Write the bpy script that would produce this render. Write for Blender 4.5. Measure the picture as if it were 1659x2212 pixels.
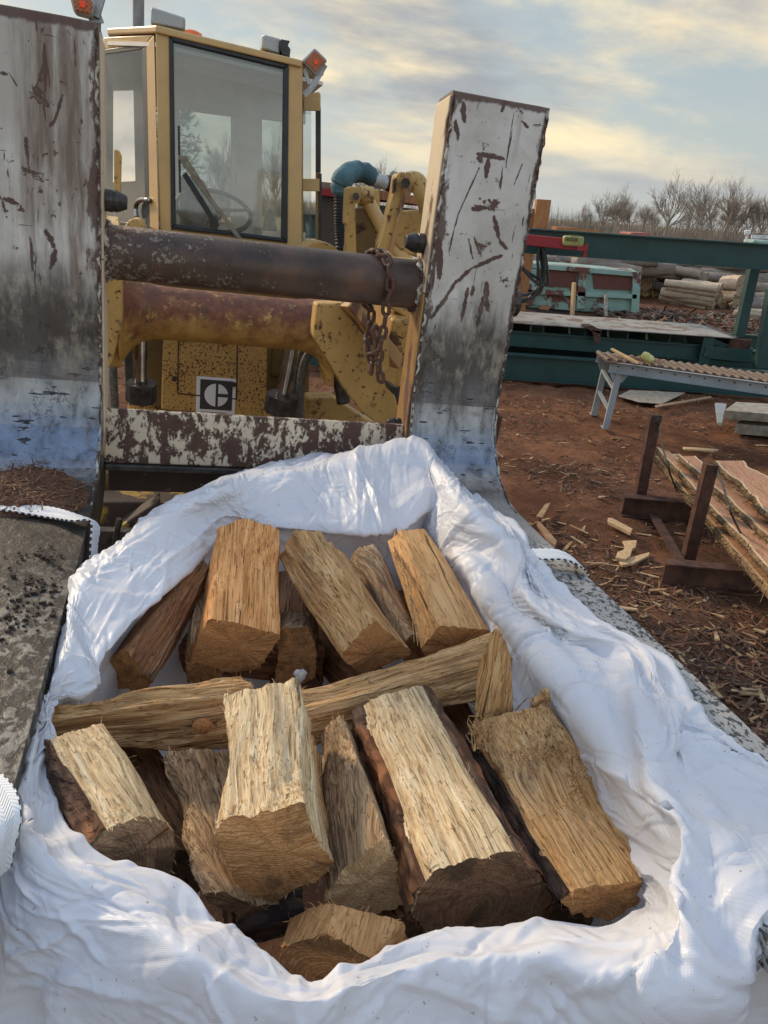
import bpy, math, random
import numpy as np
from mathutils import Matrix, Vector
SC = bpy.context.scene
for o in list(bpy.data.objects): bpy.data.objects.remove(o)
rnd = random.Random(7); rng = np.random.default_rng(7)
# ------------------------------------------------------------------ camera
PITCH = math.radians(21.9); ROLL = math.radians(4.0); FPX = 1640.0
EYE = np.array([0, 0, 2.2])
fw = np.array([0, math.cos(PITCH), -math.sin(PITCH)]); _u = np.array([0, math.sin(PITCH), math.cos(PITCH)]); _r = np.array([1., 0, 0])
cr = math.cos(ROLL)*_r + math.sin(ROLL)*_u
cu = -math.sin(ROLL)*_r + math.cos(ROLL)*_u
cam = bpy.data.cameras.new('camera'); co = bpy.data.objects.new('camera', cam); SC.collection.objects.link(co)
cam.sensor_fit = 'VERTICAL'; cam.sensor_height = 24; cam.lens = 24*FPX/2212; cam.clip_start = .02; cam.clip_end = 3000
mw = np.eye(4); mw[:3, 0] = cr; mw[:3, 1] = cu; mw[:3, 2] = -fw; mw[:3, 3] = EYE
co.matrix_world = Matrix(mw.tolist()); SC.camera = co
# ------------------------------------------------------------------ light
SUN_AZ = math.radians(-52); SUN_EL = math.radians(27)
sdir = np.array([math.sin(SUN_AZ)*math.cos(SUN_EL), math.cos(SUN_AZ)*math.cos(SUN_EL), math.sin(SUN_EL)])
sl = bpy.data.lights.new('sun', 'SUN'); sl.energy = 2.7; sl.angle = math.radians(8); sl.color = (1, .80, .55)
so = bpy.data.objects.new('sun', sl); SC.collection.objects.link(so)
so.rotation_euler = Vector(sdir.tolist()).to_track_quat('Z', 'Y').to_euler(); so.location = (-20, 10, 20)
SC.view_settings.view_transform = 'Standard'; SC.view_settings.look = 'None'; SC.view_settings.gamma = 1
SC.view_settings.use_curve_mapping = False; SC.view_settings.exposure = 0.34
class NT:
    """small node helper"""
    def __init__(s, tree): s.t = tree; s.n = tree.nodes; s.l = tree.links
    def node(s, typ, **kw):
        n = s.n.new(typ)
        for k, v in kw.items():
            if k.startswith('_'): continue
            setattr(n, k, v)
        return n
    def set(s, sock, v):
        if isinstance(v, bpy.types.NodeSocket): s.l.new(v, sock)
        elif v is not None:
            if sock.type == 'RGBA' and not hasattr(v, '__len__'): v = (v, v, v, 1)
            if sock.type == 'RGBA' and len(v) == 3: v = tuple(v)+(1,)
            sock.default_value = v
    def math(s, op, a, b=None, c=None, clamp=False):
        n = s.node('ShaderNodeMath', operation=op, use_clamp=clamp)
        s.set(n.inputs[0], a); s.set(n.inputs[1], b); s.set(n.inputs[2], c); return n.outputs[0]
    def mix(s, f, a, b, mode='MIX'):
        n = s.node('ShaderNodeMix', data_type='RGBA', blend_type=mode)
        s.set(n.inputs[0], f); s.set(n.inputs[6], a); s.set(n.inputs[7], b); return n.outputs[2]
    def mr(s, v, a, b, c=0., d=1., smooth=True):
        n = s.node('ShaderNodeMapRange'); n.interpolation_type = 'SMOOTHSTEP' if smooth else 'LINEAR'
        s.set(n.inputs[0], v)
        for i, q in enumerate((a, b, c, d)): s.set(n.inputs[i+1], q)
        return n.outputs[0]
    def coord(s, kind='Object'): return s.node('ShaderNodeTexCoord').outputs[kind]
    def mapv(s, v, scale=(1, 1, 1), rot=(0, 0, 0), loc=(0, 0, 0)):
        n = s.node('ShaderNodeMapping'); s.set(n.inputs[0], v); n.inputs['Scale'].default_value = scale
        n.inputs['Rotation'].default_value = rot; n.inputs['Location'].default_value = loc; return n.outputs[0]
    def noise(s, v, scale=5, detail=4, rough=.6, dist=0, col=False):
        n = s.node('ShaderNodeTexNoise'); s.set(n.inputs['Vector'], v); n.inputs['Scale'].default_value = scale
        n.inputs['Detail'].default_value = detail; n.inputs['Roughness'].default_value = rough; n.inputs['Distortion'].default_value = dist
        return n.outputs[1 if col else 0]
    def vor(s, v, scale=5, feat='F1', out=0, rand=1):
        n = s.node('ShaderNodeTexVoronoi', feature=feat); s.set(n.inputs['Vector'], v); n.inputs['Scale'].default_value = scale
        n.inputs['Randomness'].default_value = rand
        return n.outputs[out]
    def ramp(s, f, stops):
        n = s.node('ShaderNodeValToRGB'); s.set(n.inputs[0], f); e = n.color_ramp.elements
        while len(e) < len(stops): e.new(.5)
        for q, (p, c) in zip(e, stops):
            q.position = p; q.color = tuple(c)+(1,) if len(c) == 3 else c
        return n.outputs[0]
    def sep(s, v):
        n = s.node('ShaderNodeSeparateXYZ'); s.set(n.inputs[0], v); return n.outputs
    def comb(s, x, y, z):
        n = s.node('ShaderNodeCombineXYZ'); s.set(n.inputs[0], x); s.set(n.inputs[1], y); s.set(n.inputs[2], z); return n.outputs[0]
    def bump(s, h, dist=.001, strength=1, prev=None):
        n = s.node('ShaderNodeBump'); s.set(n.inputs['Height'], h); n.inputs['Distance'].default_value = dist; n.inputs['Strength'].default_value = strength
        if prev is not None: s.set(n.inputs['Normal'], prev)
        return n.outputs[0]
world = bpy.data.worlds.new('World'); SC.world = world; world.use_nodes = True
W = NT(world.node_tree); W.n.clear()
sky = W.node('ShaderNodeTexSky', sky_type='NISHITA'); sky.sun_disc = False; sky.sun_elevation = SUN_EL; sky.sun_rotation = SUN_AZ
sky.air_density = 1.2; sky.dust_density = 1.5; sky.ozone_density = 1.5
d = W.coord('Generated'); x, y, z = W.sep(d)
zp = W.math('MAXIMUM', z, 0.0)
az = W.math('ARCTAN2', x, y)                                     # 0 straight ahead, + to the right
cv = W.comb(W.math('MULTIPLY', az, 6.2), W.math('ADD', W.math('MULTIPLY', W.math('POWER', zp, .8), 14.), W.math('MULTIPLY', az, 1.2)), W.math('MULTIPLY', az, .6))
n1 = W.noise(cv, .5, 8, .56, .15)
n2 = W.noise(W.mapv(cv, (1, 1.7, 1), (0, 0, .12), (3.1, 5, 1)), .55, 8, .56, .15)
cover = W.mr(W.math('ADD', n1, W.math('MULTIPLY', W.math('ABSOLUTE', az), -.02)), .37, .57)
back = W.mr(y, .25, -.25)                                        # blue sky opens up behind the viewer
hi = W.mr(z, .28, .75)
cover = W.math('MULTIPLY', cover, W.math('SUBTRACT', 1, W.math('MULTIPLY', W.math('MULTIPLY', back, hi), .85)))
glow_az = W.math('MULTIPLY', W.math('SUBTRACT', az, -.02), 2.0)
glow_el = W.math('MULTIPLY', W.math('SUBTRACT', z, .16), 6.5)
glow = W.math('POWER', 2.718, W.math('MULTIPLY', W.math('ADD', W.math('MULTIPLY', glow_az, glow_az), W.math('MULTIPLY', glow_el, glow_el)), -1))
ccol = W.ramp(n2, [(.30, (2.8, 3.2, 3.75)), (.48, (3.8, 4.0, 4.2)), (.60, (5.0, 4.85, 4.4)), (.74, (6.5, 6.0, 4.8))])
ccol = W.mix(W.math('MULTIPLY', glow, W.mr(n2, .36, .72)), ccol, (10.2, 8.7, 5.4))
low = W.mr(z, .10, 0.0)
ccol = W.mix(W.math('MULTIPLY', low, .6), ccol, (4.4, 4.8, 5.1))
clear = W.mix(.80, sky.outputs[0], W.ramp(zp, [(0, (4.2, 4.9, 5.3)), (.22, (3.3, 4.1, 4.8)), (.55, (3.2, 4.0, 5.0)), (.8, (1.7, 2.8, 5.2))]))
colr = W.mix(cover, clear, ccol)
bright = W.math('ADD', 1, W.math('MULTIPLY', W.math('MAXIMUM', W.mr(y, .3, -.3), W.mr(z, .35, .7)), .75)); colr = W.mix(1, colr, W.comb(W.math('MULTIPLY', bright, 1.05), bright, W.math('MULTIPLY', bright, .93)), 'MULTIPLY')   # unseen sky behind and overhead brightened, added as fill light
colr = W.mix(W.mr(z, 0, -.04), colr, (1.3, 1.0, .8))
bg = W.node('ShaderNodeBackground'); W.set(bg.inputs[0], colr); bg.inputs[1].default_value = .1
W.l.new(bg.outputs[0], W.node('ShaderNodeOutputWorld').inputs[0])

# ------------------------------------------------------------------ frames and projection helpers
def raydir(x, y): return fw*FPX + cr*(x-829.5) - cu*(y-1106)
def _c2w(v): return v[0]*cr - v[1]*cu + v[2]*fw
MF = _c2w(np.array([-441., -673, 1640])); MF /= np.linalg.norm(MF)          # loader: forward, right, up
MR = _c2w(np.array([6520., 214, 1640])); MR -= MF*(MR@MF); MR /= np.linalg.norm(MR)
MU = np.cross(MR, MF)
M3 = np.stack([MR, MF, MU], 1)
def M2W(p): return EYE + np.asarray(p, float)@M3.T
def W2M(p): return (np.asarray(p, float)-EYE)@M3
def m(x, y, f):
    q = raydir(x, y)@M3; return q*(f/q[1])
def mu(x, y, u):
    q = raydir(x, y)@M3; return q*(u/q[2])
def wy(x, y, Y):
    q = raydir(x, y); return EYE + q*((Y-EYE[1])/q[1])
def wz(x, y, z=0.):
    q = raydir(x, y); return EYE + q*((z-EYE[2])/q[2])
def norm(v):
    v = np.asarray(v, float); return v/np.linalg.norm(v)
def frameM(origin_m=(0, 0, 0)):
    a = np.eye(4); a[:3, :3] = M3; a[:3, 3] = M2W(origin_m); return a
def frameW(o=(0, 0, 0), rz=0.):
    a = np.eye(4); c, s = math.cos(rz), math.sin(rz); a[:2, :2] = [[c, -s], [s, c]]; a[:3, 3] = o; return a
MFRAME = frameM()
# vectorised gradient noise
_perm = np.random.default_rng(3).permutation(256); _perm = np.concatenate([_perm, _perm, _perm])
_g = np.random.default_rng(4).normal(size=(256, 3)); _g /= np.linalg.norm(_g, axis=1)[:, None]
def pn(P, seed=0):
    P = np.asarray(P, float)+seed*17.37; i = np.floor(P).astype(int); f = P-i; i &= 255
    w = f*f*f*(f*(f*6-15)+10); out = 0
    for dx in (0, 1):
        for dy in (0, 1):
            for dz in (0, 1):
                h = _perm[_perm[_perm[(i[..., 0]+dx) & 255]+((i[..., 1]+dy) & 255)]+((i[..., 2]+dz) & 255)]
                gv = _g[h]; dd = gv[..., 0]*(f[..., 0]-dx)+gv[..., 1]*(f[..., 1]-dy)+gv[..., 2]*(f[..., 2]-dz)
                ww = (w[..., 0] if dx else 1-w[..., 0])*(w[..., 1] if dy else 1-w[..., 1])*(w[..., 2] if dz else 1-w[..., 2])
                out = out+dd*ww
    return out*1.6
def fbm(P, o=4, seed=0):
    s = 0; a = 1.; P = np.asarray(P, float)
    for k in range(o): s = s+a*pn(P*2**k, seed+k); a *= .5
    return s
# ------------------------------------------------------------------ mesh building
FR = {}
class MB:
    def __init__(s): s.v = []; s.f = []; s.mi = []; s.sm = []
    def add(s, v, f, mi=0, smooth=False):
        o = len(s.v); s.v.extend([tuple(map(float, q)) for q in v]); s.f.extend([tuple(o+i for i in q) for q in f])
        s.mi.extend([mi]*len(f) if np.isscalar(mi) else list(mi)); s.sm.extend([smooth]*len(f)); return s
    def hexa(s, v, mi=0): return s.add(v, [(0, 3, 2, 1), (4, 5, 6, 7), (0, 1, 5, 4), (1, 2, 6, 5), (2, 3, 7, 6), (3, 0, 4, 7)], mi)
    def box(s, c, sz, ax=None, mi=0):
        ax = np.eye(3) if ax is None else np.asarray(ax, float); c = np.asarray(c, float); hx, hy, hz = [np.asarray(ax[i])*sz[i]/2 for i in range(3)]
        return s.hexa([c-hx-hy-hz, c+hx-hy-hz, c+hx+hy-hz, c-hx+hy-hz, c-hx-hy+hz, c+hx-hy+hz, c+hx+hy+hz, c-hx+hy+hz], mi)
    def beam(s, a, b, w, h, up=(0, 0, 1), mi=0):
        a = np.asarray(a, float); b = np.asarray(b, float); d = norm(b-a); side = norm(np.cross(d, up)); u = np.cross(side, d)
        return s.box((a+b)/2, (w, np.linalg.norm(b-a), h), [side, d, u], mi)
    def prism(s, poly, vec, mi=0, smooth=False):
        poly = [np.asarray(p, float) for p in poly]; vec = np.asarray(vec, float); n = len(poly)
        v = poly+[p+vec for p in poly]
        f = [tuple(range(n)), tuple(range(2*n-1, n-1, -1))]+[(i, i+n, (i+1) % n+n, (i+1) % n) for i in range(n)]
        return s.add(v, f, mi, smooth)
    def tube(s, pts, r, n=12, mi=0, cap=True, smooth=True, closed=False):
        pts = [np.asarray(p, float) for p in pts]; k = len(pts); rr = [r]*k if np.isscalar(r) else list(r)
        v = []; prev = None
        for i in range(k):
            if closed: t = norm(pts[(i+1) % k]-pts[i-1])
            else: t = norm(pts[min(i+1, k-1)]-pts[max(i-1, 0)])
            if prev is None:
                a = np.cross(t, (0, 0, 1.)); a = norm(a) if np.linalg.norm(a) > .1 else norm(np.cross(t, (1., 0, 0)))
            else: a = norm(prev-t*(prev@t))
            prev = a; b = np.cross(t, a)
            for j in range(n):
                q = 2*math.pi*j/n; v.append(pts[i]+(a*math.cos(q)+b*math.sin(q))*rr[i])
        f = []
        for i in range(k if closed else k-1):
            for j in range(n): f.append((i*n+j, i*n+(j+1) % n, ((i+1) % k)*n+(j+1) % n, ((i+1) % k)*n+j))
        s.add(v, f, mi, smooth)
        if cap and not closed:
            s.add(v[:n], [tuple(range(n-1, -1, -1))], mi); s.add(v[-n:], [tuple(range(n))], mi)
        return s
    def grid(s, G, mi=0, smooth=True, closed_u=False, closed_v=False, flip=False):
        G = np.asarray(G); a, b = G.shape[:2]; v = G.reshape(-1, 3); f = []
        for i in range(a if closed_u else a-1):
            for j in range(b if closed_v else b-1):
                q = (i*b+j, ((i+1) % a)*b+j, ((i+1) % a)*b+(j+1) % b, i*b+(j+1) % b)
                f.append(q[::-1] if flip else q)
        return s.add(v, f, mi, smooth)
def mk(name, mb, mats, parent=None, frame=None, bevel=0, seg=2, mspace=False, fix=True):
    """link mb (world coordinates, or loader coordinates with mspace) as ONE mesh object whose local axes are frame"""
    v = np.array(mb.v, float)
    if mspace: v = M2W(v)
    if frame is None: frame = FR[parent.name] if parent is not None else frameW(v.mean(0))
    inv = np.linalg.inv(frame); lv = v@inv[:3, :3].T+inv[:3, 3]
    me = bpy.data.meshes.new(name); me.from_pydata(lv.tolist(), [], mb.f); me.update()
    if not isinstance(mats, (list, tuple)): mats = [mats]
    for q in mats: me.materials.append(q)
    me.polygons.foreach_set('material_index', mb.mi); me.polygons.foreach_set('use_smooth', mb.sm)
    if fix:
        import bmesh
        bm = bmesh.new(); bm.from_mesh(me); bmesh.ops.recalc_face_normals(bm, faces=bm.faces); bm.to_mesh(me); bm.free()
    o = bpy.data.objects.new(name, me); SC.collection.objects.link(o); FR[o.name] = frame
    if parent is not None:
        o.parent = parent; o.matrix_local = Matrix((np.linalg.inv(FR[parent.name])@frame).tolist())
    else: o.matrix_world = Matrix(frame.tolist())
    if bevel:
        b = o.modifiers.new('bevel', 'BEVEL'); b.width = bevel; b.segments = seg; b.limit_method = 'ANGLE'; b.angle_limit = .6
    return o
def tag(o, label=None, cat=None, group=None, kind=None):
    if label: o['label'] = label
    if cat: o['category'] = cat
    if group: o['group'] = group
    if kind: o['kind'] = kind
    return o
def empty(name, frame, label=None, cat=None, group=None, parent=None):
    o = bpy.data.objects.new(name, None); SC.collection.objects.link(o); FR[o.name] = frame; o.empty_display_size = .1
    if parent is not None: o.parent = parent; o.matrix_local = Matrix((np.linalg.inv(FR[parent.name])@frame).tolist())
    else: o.matrix_world = Matrix(frame.tolist())
    return tag(o, label, cat, group)
def cr_interp(P, t, closed=False):
    """Catmull-Rom through the rows of P at parameters t (row index units)"""
    P = np.asarray(P, float); n = len(P); i = np.floor(t).astype(int); f = (t-i)
    if closed: g = lambda k: P[(i+k) % n]
    else:
        i = np.clip(i, 0, n-2); f = t-i; g = lambda k: P[np.clip(i+k, 0, n-1)]
    f = f.reshape((-1,)+(1,)*(P.ndim-1)); a, b, c, d = g(-1), g(0), g(1), g(2)
    return .5*((2*b)+(-a+c)*f+(2*a-5*b+4*c-d)*f*f+(-a+3*b-3*c+d)*f**3)
# ------------------------------------------------------------------ materials
MATS = {}
def newmat(name):
    mt = bpy.data.materials.new(name); mt.use_nodes = True; t = NT(mt.node_tree); t.n.clear()
    b = t.node('ShaderNodeBsdfPrincipled'); t.l.new(b.outputs[0], t.node('ShaderNodeOutputMaterial').inputs[0])
    MATS[name] = mt; return mt, t, b
def simple(name, col, rough=.6, metal=0, var=.25, scale=12, bump=.0, emis=None, spec=.5):
    mt, t, b = newmat(name); v = t.coord(); n = t.noise(v, scale, 5, .6)
    c = t.mix(t.mr(n, .3, .7), tuple(q*(1-var) for q in col), tuple(min(1, q*(1+var)) for q in col))
    t.set(b.inputs['Base Color'], c); t.set(b.inputs['Roughness'], t.mr(t.noise(v, scale*2.3, 3), .3, .7, max(rough-.1, .02), min(rough+.1, 1)))
    b.inputs['Metallic'].default_value = metal; b.inputs['Specular IOR Level'].default_value = spec
    if bump: t.set(b.inputs['Normal'], t.bump(t.noise(v, scale*5, 5), bump))
    if emis: b.inputs['Emission Color'].default_value = tuple(emis[:3])+(1,); b.inputs['Emission Strength'].default_value = emis[3]
    return mt
def painted(name, paint, rust=(.10, .045, .025), amount=.42, scale=7, streak=None, rough=.5, speck=.0, dirt=.35, soft=.04, spk=6, fine=0):
    """chipped paint over rust: amount = how much rust shows"""
    mt, t, b = newmat(name); v = t.coord()
    vs = t.mapv(v, streak) if streak else v
    n = t.noise(vs, scale, 9, .68, .3)
    if fine: n = t.math('ADD', n, t.math('MULTIPLY', t.math('SUBTRACT', t.noise(vs, scale*3.6, 8, .75, .3), .5), fine))
    mask = t.mr(n, amount-soft, amount+soft, 1, 0)
    if speck:
        sp = t.noise(v, scale*spk, 4, .6, .2); sp2 = t.noise(v, scale*.9, 3, .5)
        mask = t.math('MAXIMUM', mask, t.mr(t.math('ADD', sp, t.math('MULTIPLY', t.math('SUBTRACT', sp2, .5), .25)), .5+.3-speck, .5+.33-speck))
    dn = t.noise(v, 3.5, 6, .6); pc = t.mix(t.mr(dn, .35, .7, 0, dirt), paint, tuple(q*.45 for q in paint))
    rc = t.mix(t.noise(v, 30, 4), tuple(q*.6 for q in rust), tuple(q*1.5 for q in rust))
    t.set(b.inputs['Base Color'], t.mix(mask, pc, rc)); t.set(b.inputs['Roughness'], t.mix(mask, rough, .8))
    h = t.math('ADD', t.math('MULTIPLY', mask, -1.), t.math('MULTIPLY', t.noise(v, 60, 4), .25))
    t.set(b.inputs['Normal'], t.bump(h, .0015)); return mt
yellow = painted('yellow_paint', (.52, .315, .09), amount=.385, scale=9, speck=.165, dirt=.6)
yellow_cab = painted('cab_yellow', (.58, .37, .145), amount=.27, scale=4, dirt=.3, rough=.42)
yellow_spot = painted('spotted_yellow', (.48, .28, .07), rust=(.11, .035, .02), amount=.25, scale=7, spk=13, speck=.25, dirt=.45)
black_rubber = simple('black_rubber', (.018, .02, .022), .5, bump=.0003)
dark_steel = simple('dark_steel', (.06, .055, .05), .45, .6, .5, 20, .0008)
chrome = simple('bright_rod', (.35, .35, .34), .16, 1, .3, 10)
green_paint = painted('dark_green_paint', (.012, .055, .052), (.05, .03, .02), .28, 2, dirt=.5, rough=.5)
galv = painted('galvanised', (.30, .33, .35), (.16, .13, .10), .33, 5, dirt=.4, rough=.45)
rust_mat = simple('brown_rust', (.075, .032, .02), .75, .1, .5, 9, .0015)
def rust_tube_mat():
    mt, t, b = newmat('scuffed_tube_steel'); v = t.coord(); x, y, z = t.sep(v)
    n = t.noise(t.mapv(v, (1, 1, 1.2)), 14, 10, .78, .3); fine = t.noise(v, 90, 5, .75)
    bias = t.mr(x, -.2, .5, .06, -.13, False)
    wh = t.mr(t.math('ADD', t.math('ADD', n, bias), t.math('MULTIPLY', t.math('SUBTRACT', fine, .5), .75)), .53, .62)
    base = t.ramp(t.noise(v, 6, 7, .65), [(.3, (.040, .026, .019)), (.5, (.085, .052, .036)), (.7, (.17, .085, .048))])
    c = t.mix(t.math('MULTIPLY', wh, .7), base, (.38, .31, .24))
    t.set(b.inputs['Base Color'], c); t.set(b.inputs['Metallic'], .25); t.set(b.inputs['Roughness'], t.mr(n, .3, .7, .34, .62))
    t.set(b.inputs['Normal'], t.bump(t.math('ADD', wh, fine), .001)); return mt
tube_mat = rust_tube_mat()
def torque_mat():
    mt, t, b = newmat('torque_tube_rust'); v = t.coord(); x, y, z = t.sep(v)
    n = t.noise(v, 10, 8, .7); k = t.mr(t.math('ADD', z, t.math('MULTIPLY', t.math('SUBTRACT', n, .5), .45)), -.54, -.36)
    rc = t.ramp(t.noise(v, 22, 6, .7), [(.3, (.07, .022, .012)), (.55, (.17, .055, .022)), (.75, (.27, .10, .035))])
    c = t.mix(t.math('MULTIPLY', k, t.mr(t.noise(v, 26, 7, .75), .34, .46)), (.46, .27, .07), rc); t.set(b.inputs['Base Color'], c); t.set(b.inputs['Roughness'], .6)
    t.set(b.inputs['Normal'], t.bump(t.noise(v, 50, 5), .001)); return mt
torque = torque_mat()
def fork_mat(name, seed, tine_dark):
    """worn fork: white paint and rust above, grime in the middle, polished bend, scuffed tine top"""
    mt, t, b = newmat(name); v0 = t.coord(); x, y, z = t.sep(v0); v = t.mapv(v0, loc=(seed, seed*2.3, seed*.7))
    big = t.noise(v, 3.2, 8, .62, .4); mid = t.noise(v, 11, 8, .7, .5); fine = t.noise(v, 90, 4, .7)
    st = t.noise(t.mapv(v, (26, 26, 3.2), (0, .16, 0)), 1, 6, .62, .3)
    paint = t.mix(t.mr(big, .35, .65), (.70, .665, .60), (.47, .43, .37))
    vs_ = t.mapv(v, (14, 14, 1.5))
    stain = t.mr(t.noise(vs_, 1, 6, .65), *((.42, .66, 0, .9) if tine_dark else (.55, .75, 0, .5)))
    if tine_dark: stain = t.math('MULTIPLY', stain, t.mr(t.math('ADD', x, t.math('MULTIPLY', mid, .12)), -.40, -.25, .25, .95))
    paint = t.mix(stain, paint, (.125, .068, .036))
    chips = t.mr(t.math('ADD', mid, t.math('MULTIPLY', t.math('SUBTRACT', fine, .5), .25)), .605, .622)
    scr = t.math('MAXIMUM', t.mr(st, .635, .65), t.mr(t.noise(t.mapv(v, (90, 90, 3.5), (0, .25, 0)), 1, 4, .6, .3), .665, .68))
    scr2 = t.mr(t.noise(t.mapv(v, (7, 7, 60), (0, -.9, 0)), 1, 5, .6, .4), .69, .70)
    chips = t.math('MAXIMUM', chips, t.math('MULTIPLY', t.mr(t.noise(t.mapv(v, (1, 1, .7)), 42, 6, .7, .4), .645, .655), t.mr(big, .42, .58)))
    cx_, hw_ = FORKX[name]
    ed = t.math('SUBTRACT', x, cx_)
    nz = t.math('MULTIPLY', t.math('SUBTRACT', t.noise(t.mapv(v, (10, 10, 4)), 1, 8, .7), .5), .22)
    e1 = t.mr(t.math('ADD', t.math('MULTIPLY', ed, -1 if not tine_dark else 1), nz), hw_-.022, hw_-.010); e2 = t.mr(t.math('ADD', t.math('ABSOLUTE', ed), t.math('MULTIPLY', nz, .35)), hw_-.004, hw_+.002)
    edge = t.math('MAXIMUM', e1, e2); edge = t.math('MAXIMUM', edge, t.mr(t.math('ADD', z, t.math('MULTIPLY', nz, .25)), .325, .333))
    mask = t.math('MAXIMUM', t.math('MAXIMUM', chips, scr), t.math('MAXIMUM', scr2, t.math('MULTIPLY', edge, .92)))
    wob = t.noise(v, 60, 8, .8); wobl = t.math('MULTIPLY', t.math('SUBTRACT', wob, .5), .026)
    for (x0, z0, x1, z1, w_) in GOUGES[name]:
        L2_ = (x1-x0)**2+(z1-z0)**2; px = t.math('SUBTRACT', x, x0); pz_ = t.math('SUBTRACT', z, z0)
        h_ = t.math('DIVIDE', t.math('ADD', t.math('MULTIPLY', px, x1-x0), t.math('MULTIPLY', pz_, z1-z0)), L2_, clamp=True)
        dx_ = t.math('SUBTRACT', px, t.math('MULTIPLY', h_, x1-x0)); dz2 = t.math('SUBTRACT', pz_, t.math('MULTIPLY', h_, z1-z0))
        dd = t.math('SQRT', t.math('ADD', t.math('MULTIPLY', dx_, dx_), t.math('MULTIPLY', dz2, dz2)))
        taper = t.math('MULTIPLY', .8, t.math('MULTIPLY', t.math('SUBTRACT', 1.15, t.math('ABSOLUTE', t.math('SUBTRACT', h_, .45))), w_))
        mask = t.math('MAXIMUM', mask, t.mr(t.math('SUBTRACT', t.math('ADD', dd, t.math('MULTIPLY', wobl, min(1, w_/.006))), taper), .0012, -.0008))
    rust = t.mix(mid, (.045, .022, .016), (.15, .075, .05))
    c = t.mix(mask, paint, rust)
    zz = t.math('ADD', z, t.math('MULTIPLY', t.math('SUBTRACT', t.noise(t.mapv(v, (6, 6, 1.6)), 1, 7, .7, .6), .5), .42))
    grime = t.mr(zz, -.13, -.33)
    gc = t.mix(t.mr(t.noise(t.mapv(v, (8, 8, 4)), 2, 9, .72), .45, .66), (.04, .03, .022), (.31, .265, .195))
    c = t.mix(t.math('MULTIPLY', grime, .93), c, gc)
    z2 = t.math('ADD', z, t.math('ADD', t.math('MULTIPLY', t.math('SUBTRACT', big, .5), .10), t.math('MULTIPLY', t.math('SUBTRACT', st, .5), .10)))
    steel = t.math('MULTIPLY', t.mr(z2, -.36, -.52), t.mr(z2, -.705, -.655))
    steel = t.math('MULTIPLY', steel, t.math('LESS_THAN', y, 2.13))
    cuts = t.mr(t.noise(t.mapv(v, (14, 0, 75)), 1, 3, .5), .63, .66)
    stc = t.mix(t.mr(st, .35, .7), (.27, .275, .29), (.16, .16, .165)); stc = t.mix(cuts, stc, (.06, .06, .06))
    stc = t.mix(t.mr(st, .55, .75, 0, .5), stc, (.10, .09, .08))
    top = t.mr(z, -.685, -.705); tv = t.mapv(v, (1, .75, 1))
    sp = t.noise(tv, 62 if tine_dark else 105, 4, .6, .4)
    if tine_dark:
        tc = t.mix(t.mr(sp, .50, .60), (.026, .021, .017), (.070, .058, .046))
        near = t.mr(y, 1.65, 1.05)
        tc = t.mix(t.math('MULTIPLY', near, t.mr(sp, .48, .58)), tc, (.22, .205, .18))
        tc = t.mix(t.mr(big, .4, .62), tc, t.mix(sp, (.045, .035, .026), (.085, .067, .048)))
    else:
        far = t.mr(y, 1.5, 1.75)
        tc = t.mix(t.mr(sp, .44, .48), (.05, .05, .05), (.36, .35, .33)); tc = t.mix(far, tc, t.mix(t.noise(tv, 90, 6, .8), (.07, .065, .06), (.40, .38, .36)))
    c = t.mix(steel, c, stc); c = t.mix(top, c, tc)
    t.set(b.inputs['Base Color'], c)
    t.set(b.inputs['Metallic'], t.math('MAXIMUM', t.math('MULTIPLY', steel, .95), t.math('MULTIPLY', top, .12)))
    ro = t.mix(steel, t.mix(grime, .55, .5), t.mix(mid, .20, .30)); ro = t.mix(top, ro, .5)
    t.set(b.inputs['Roughness'], ro)
    h = t.math('ADD', t.math('MULTIPLY', mask, -.8), t.math('MULTIPLY', t.math('MULTIPLY', fine, .25), t.math('SUBTRACT', 1, t.math('MULTIPLY', steel, .9)))); h = t.math('ADD', h, t.math('MULTIPLY', t.math('MULTIPLY', steel, cuts), -.8))
    t.set(b.inputs['Normal'], t.bump(t.math('MULTIPLY', t.math('MULTIPLY', sp, top), 1.), .0025, 1, t.bump(h, .0012)))
    return mt
def _gouge(pts, w):
    """gouges in the paint, read from the photograph as pixel polylines on the fork's front face"""
    P_ = [m(x_, y_, 2.1) for x_, y_ in pts]; return [(float(a[0]), float(a[2]), float(b[0]), float(b[2]), w) for a, b in zip(P_, P_[1:])]
def _z3(*p): return [(658.3+a*.2728, 329.2+b*.2728) for a, b in p]
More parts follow.
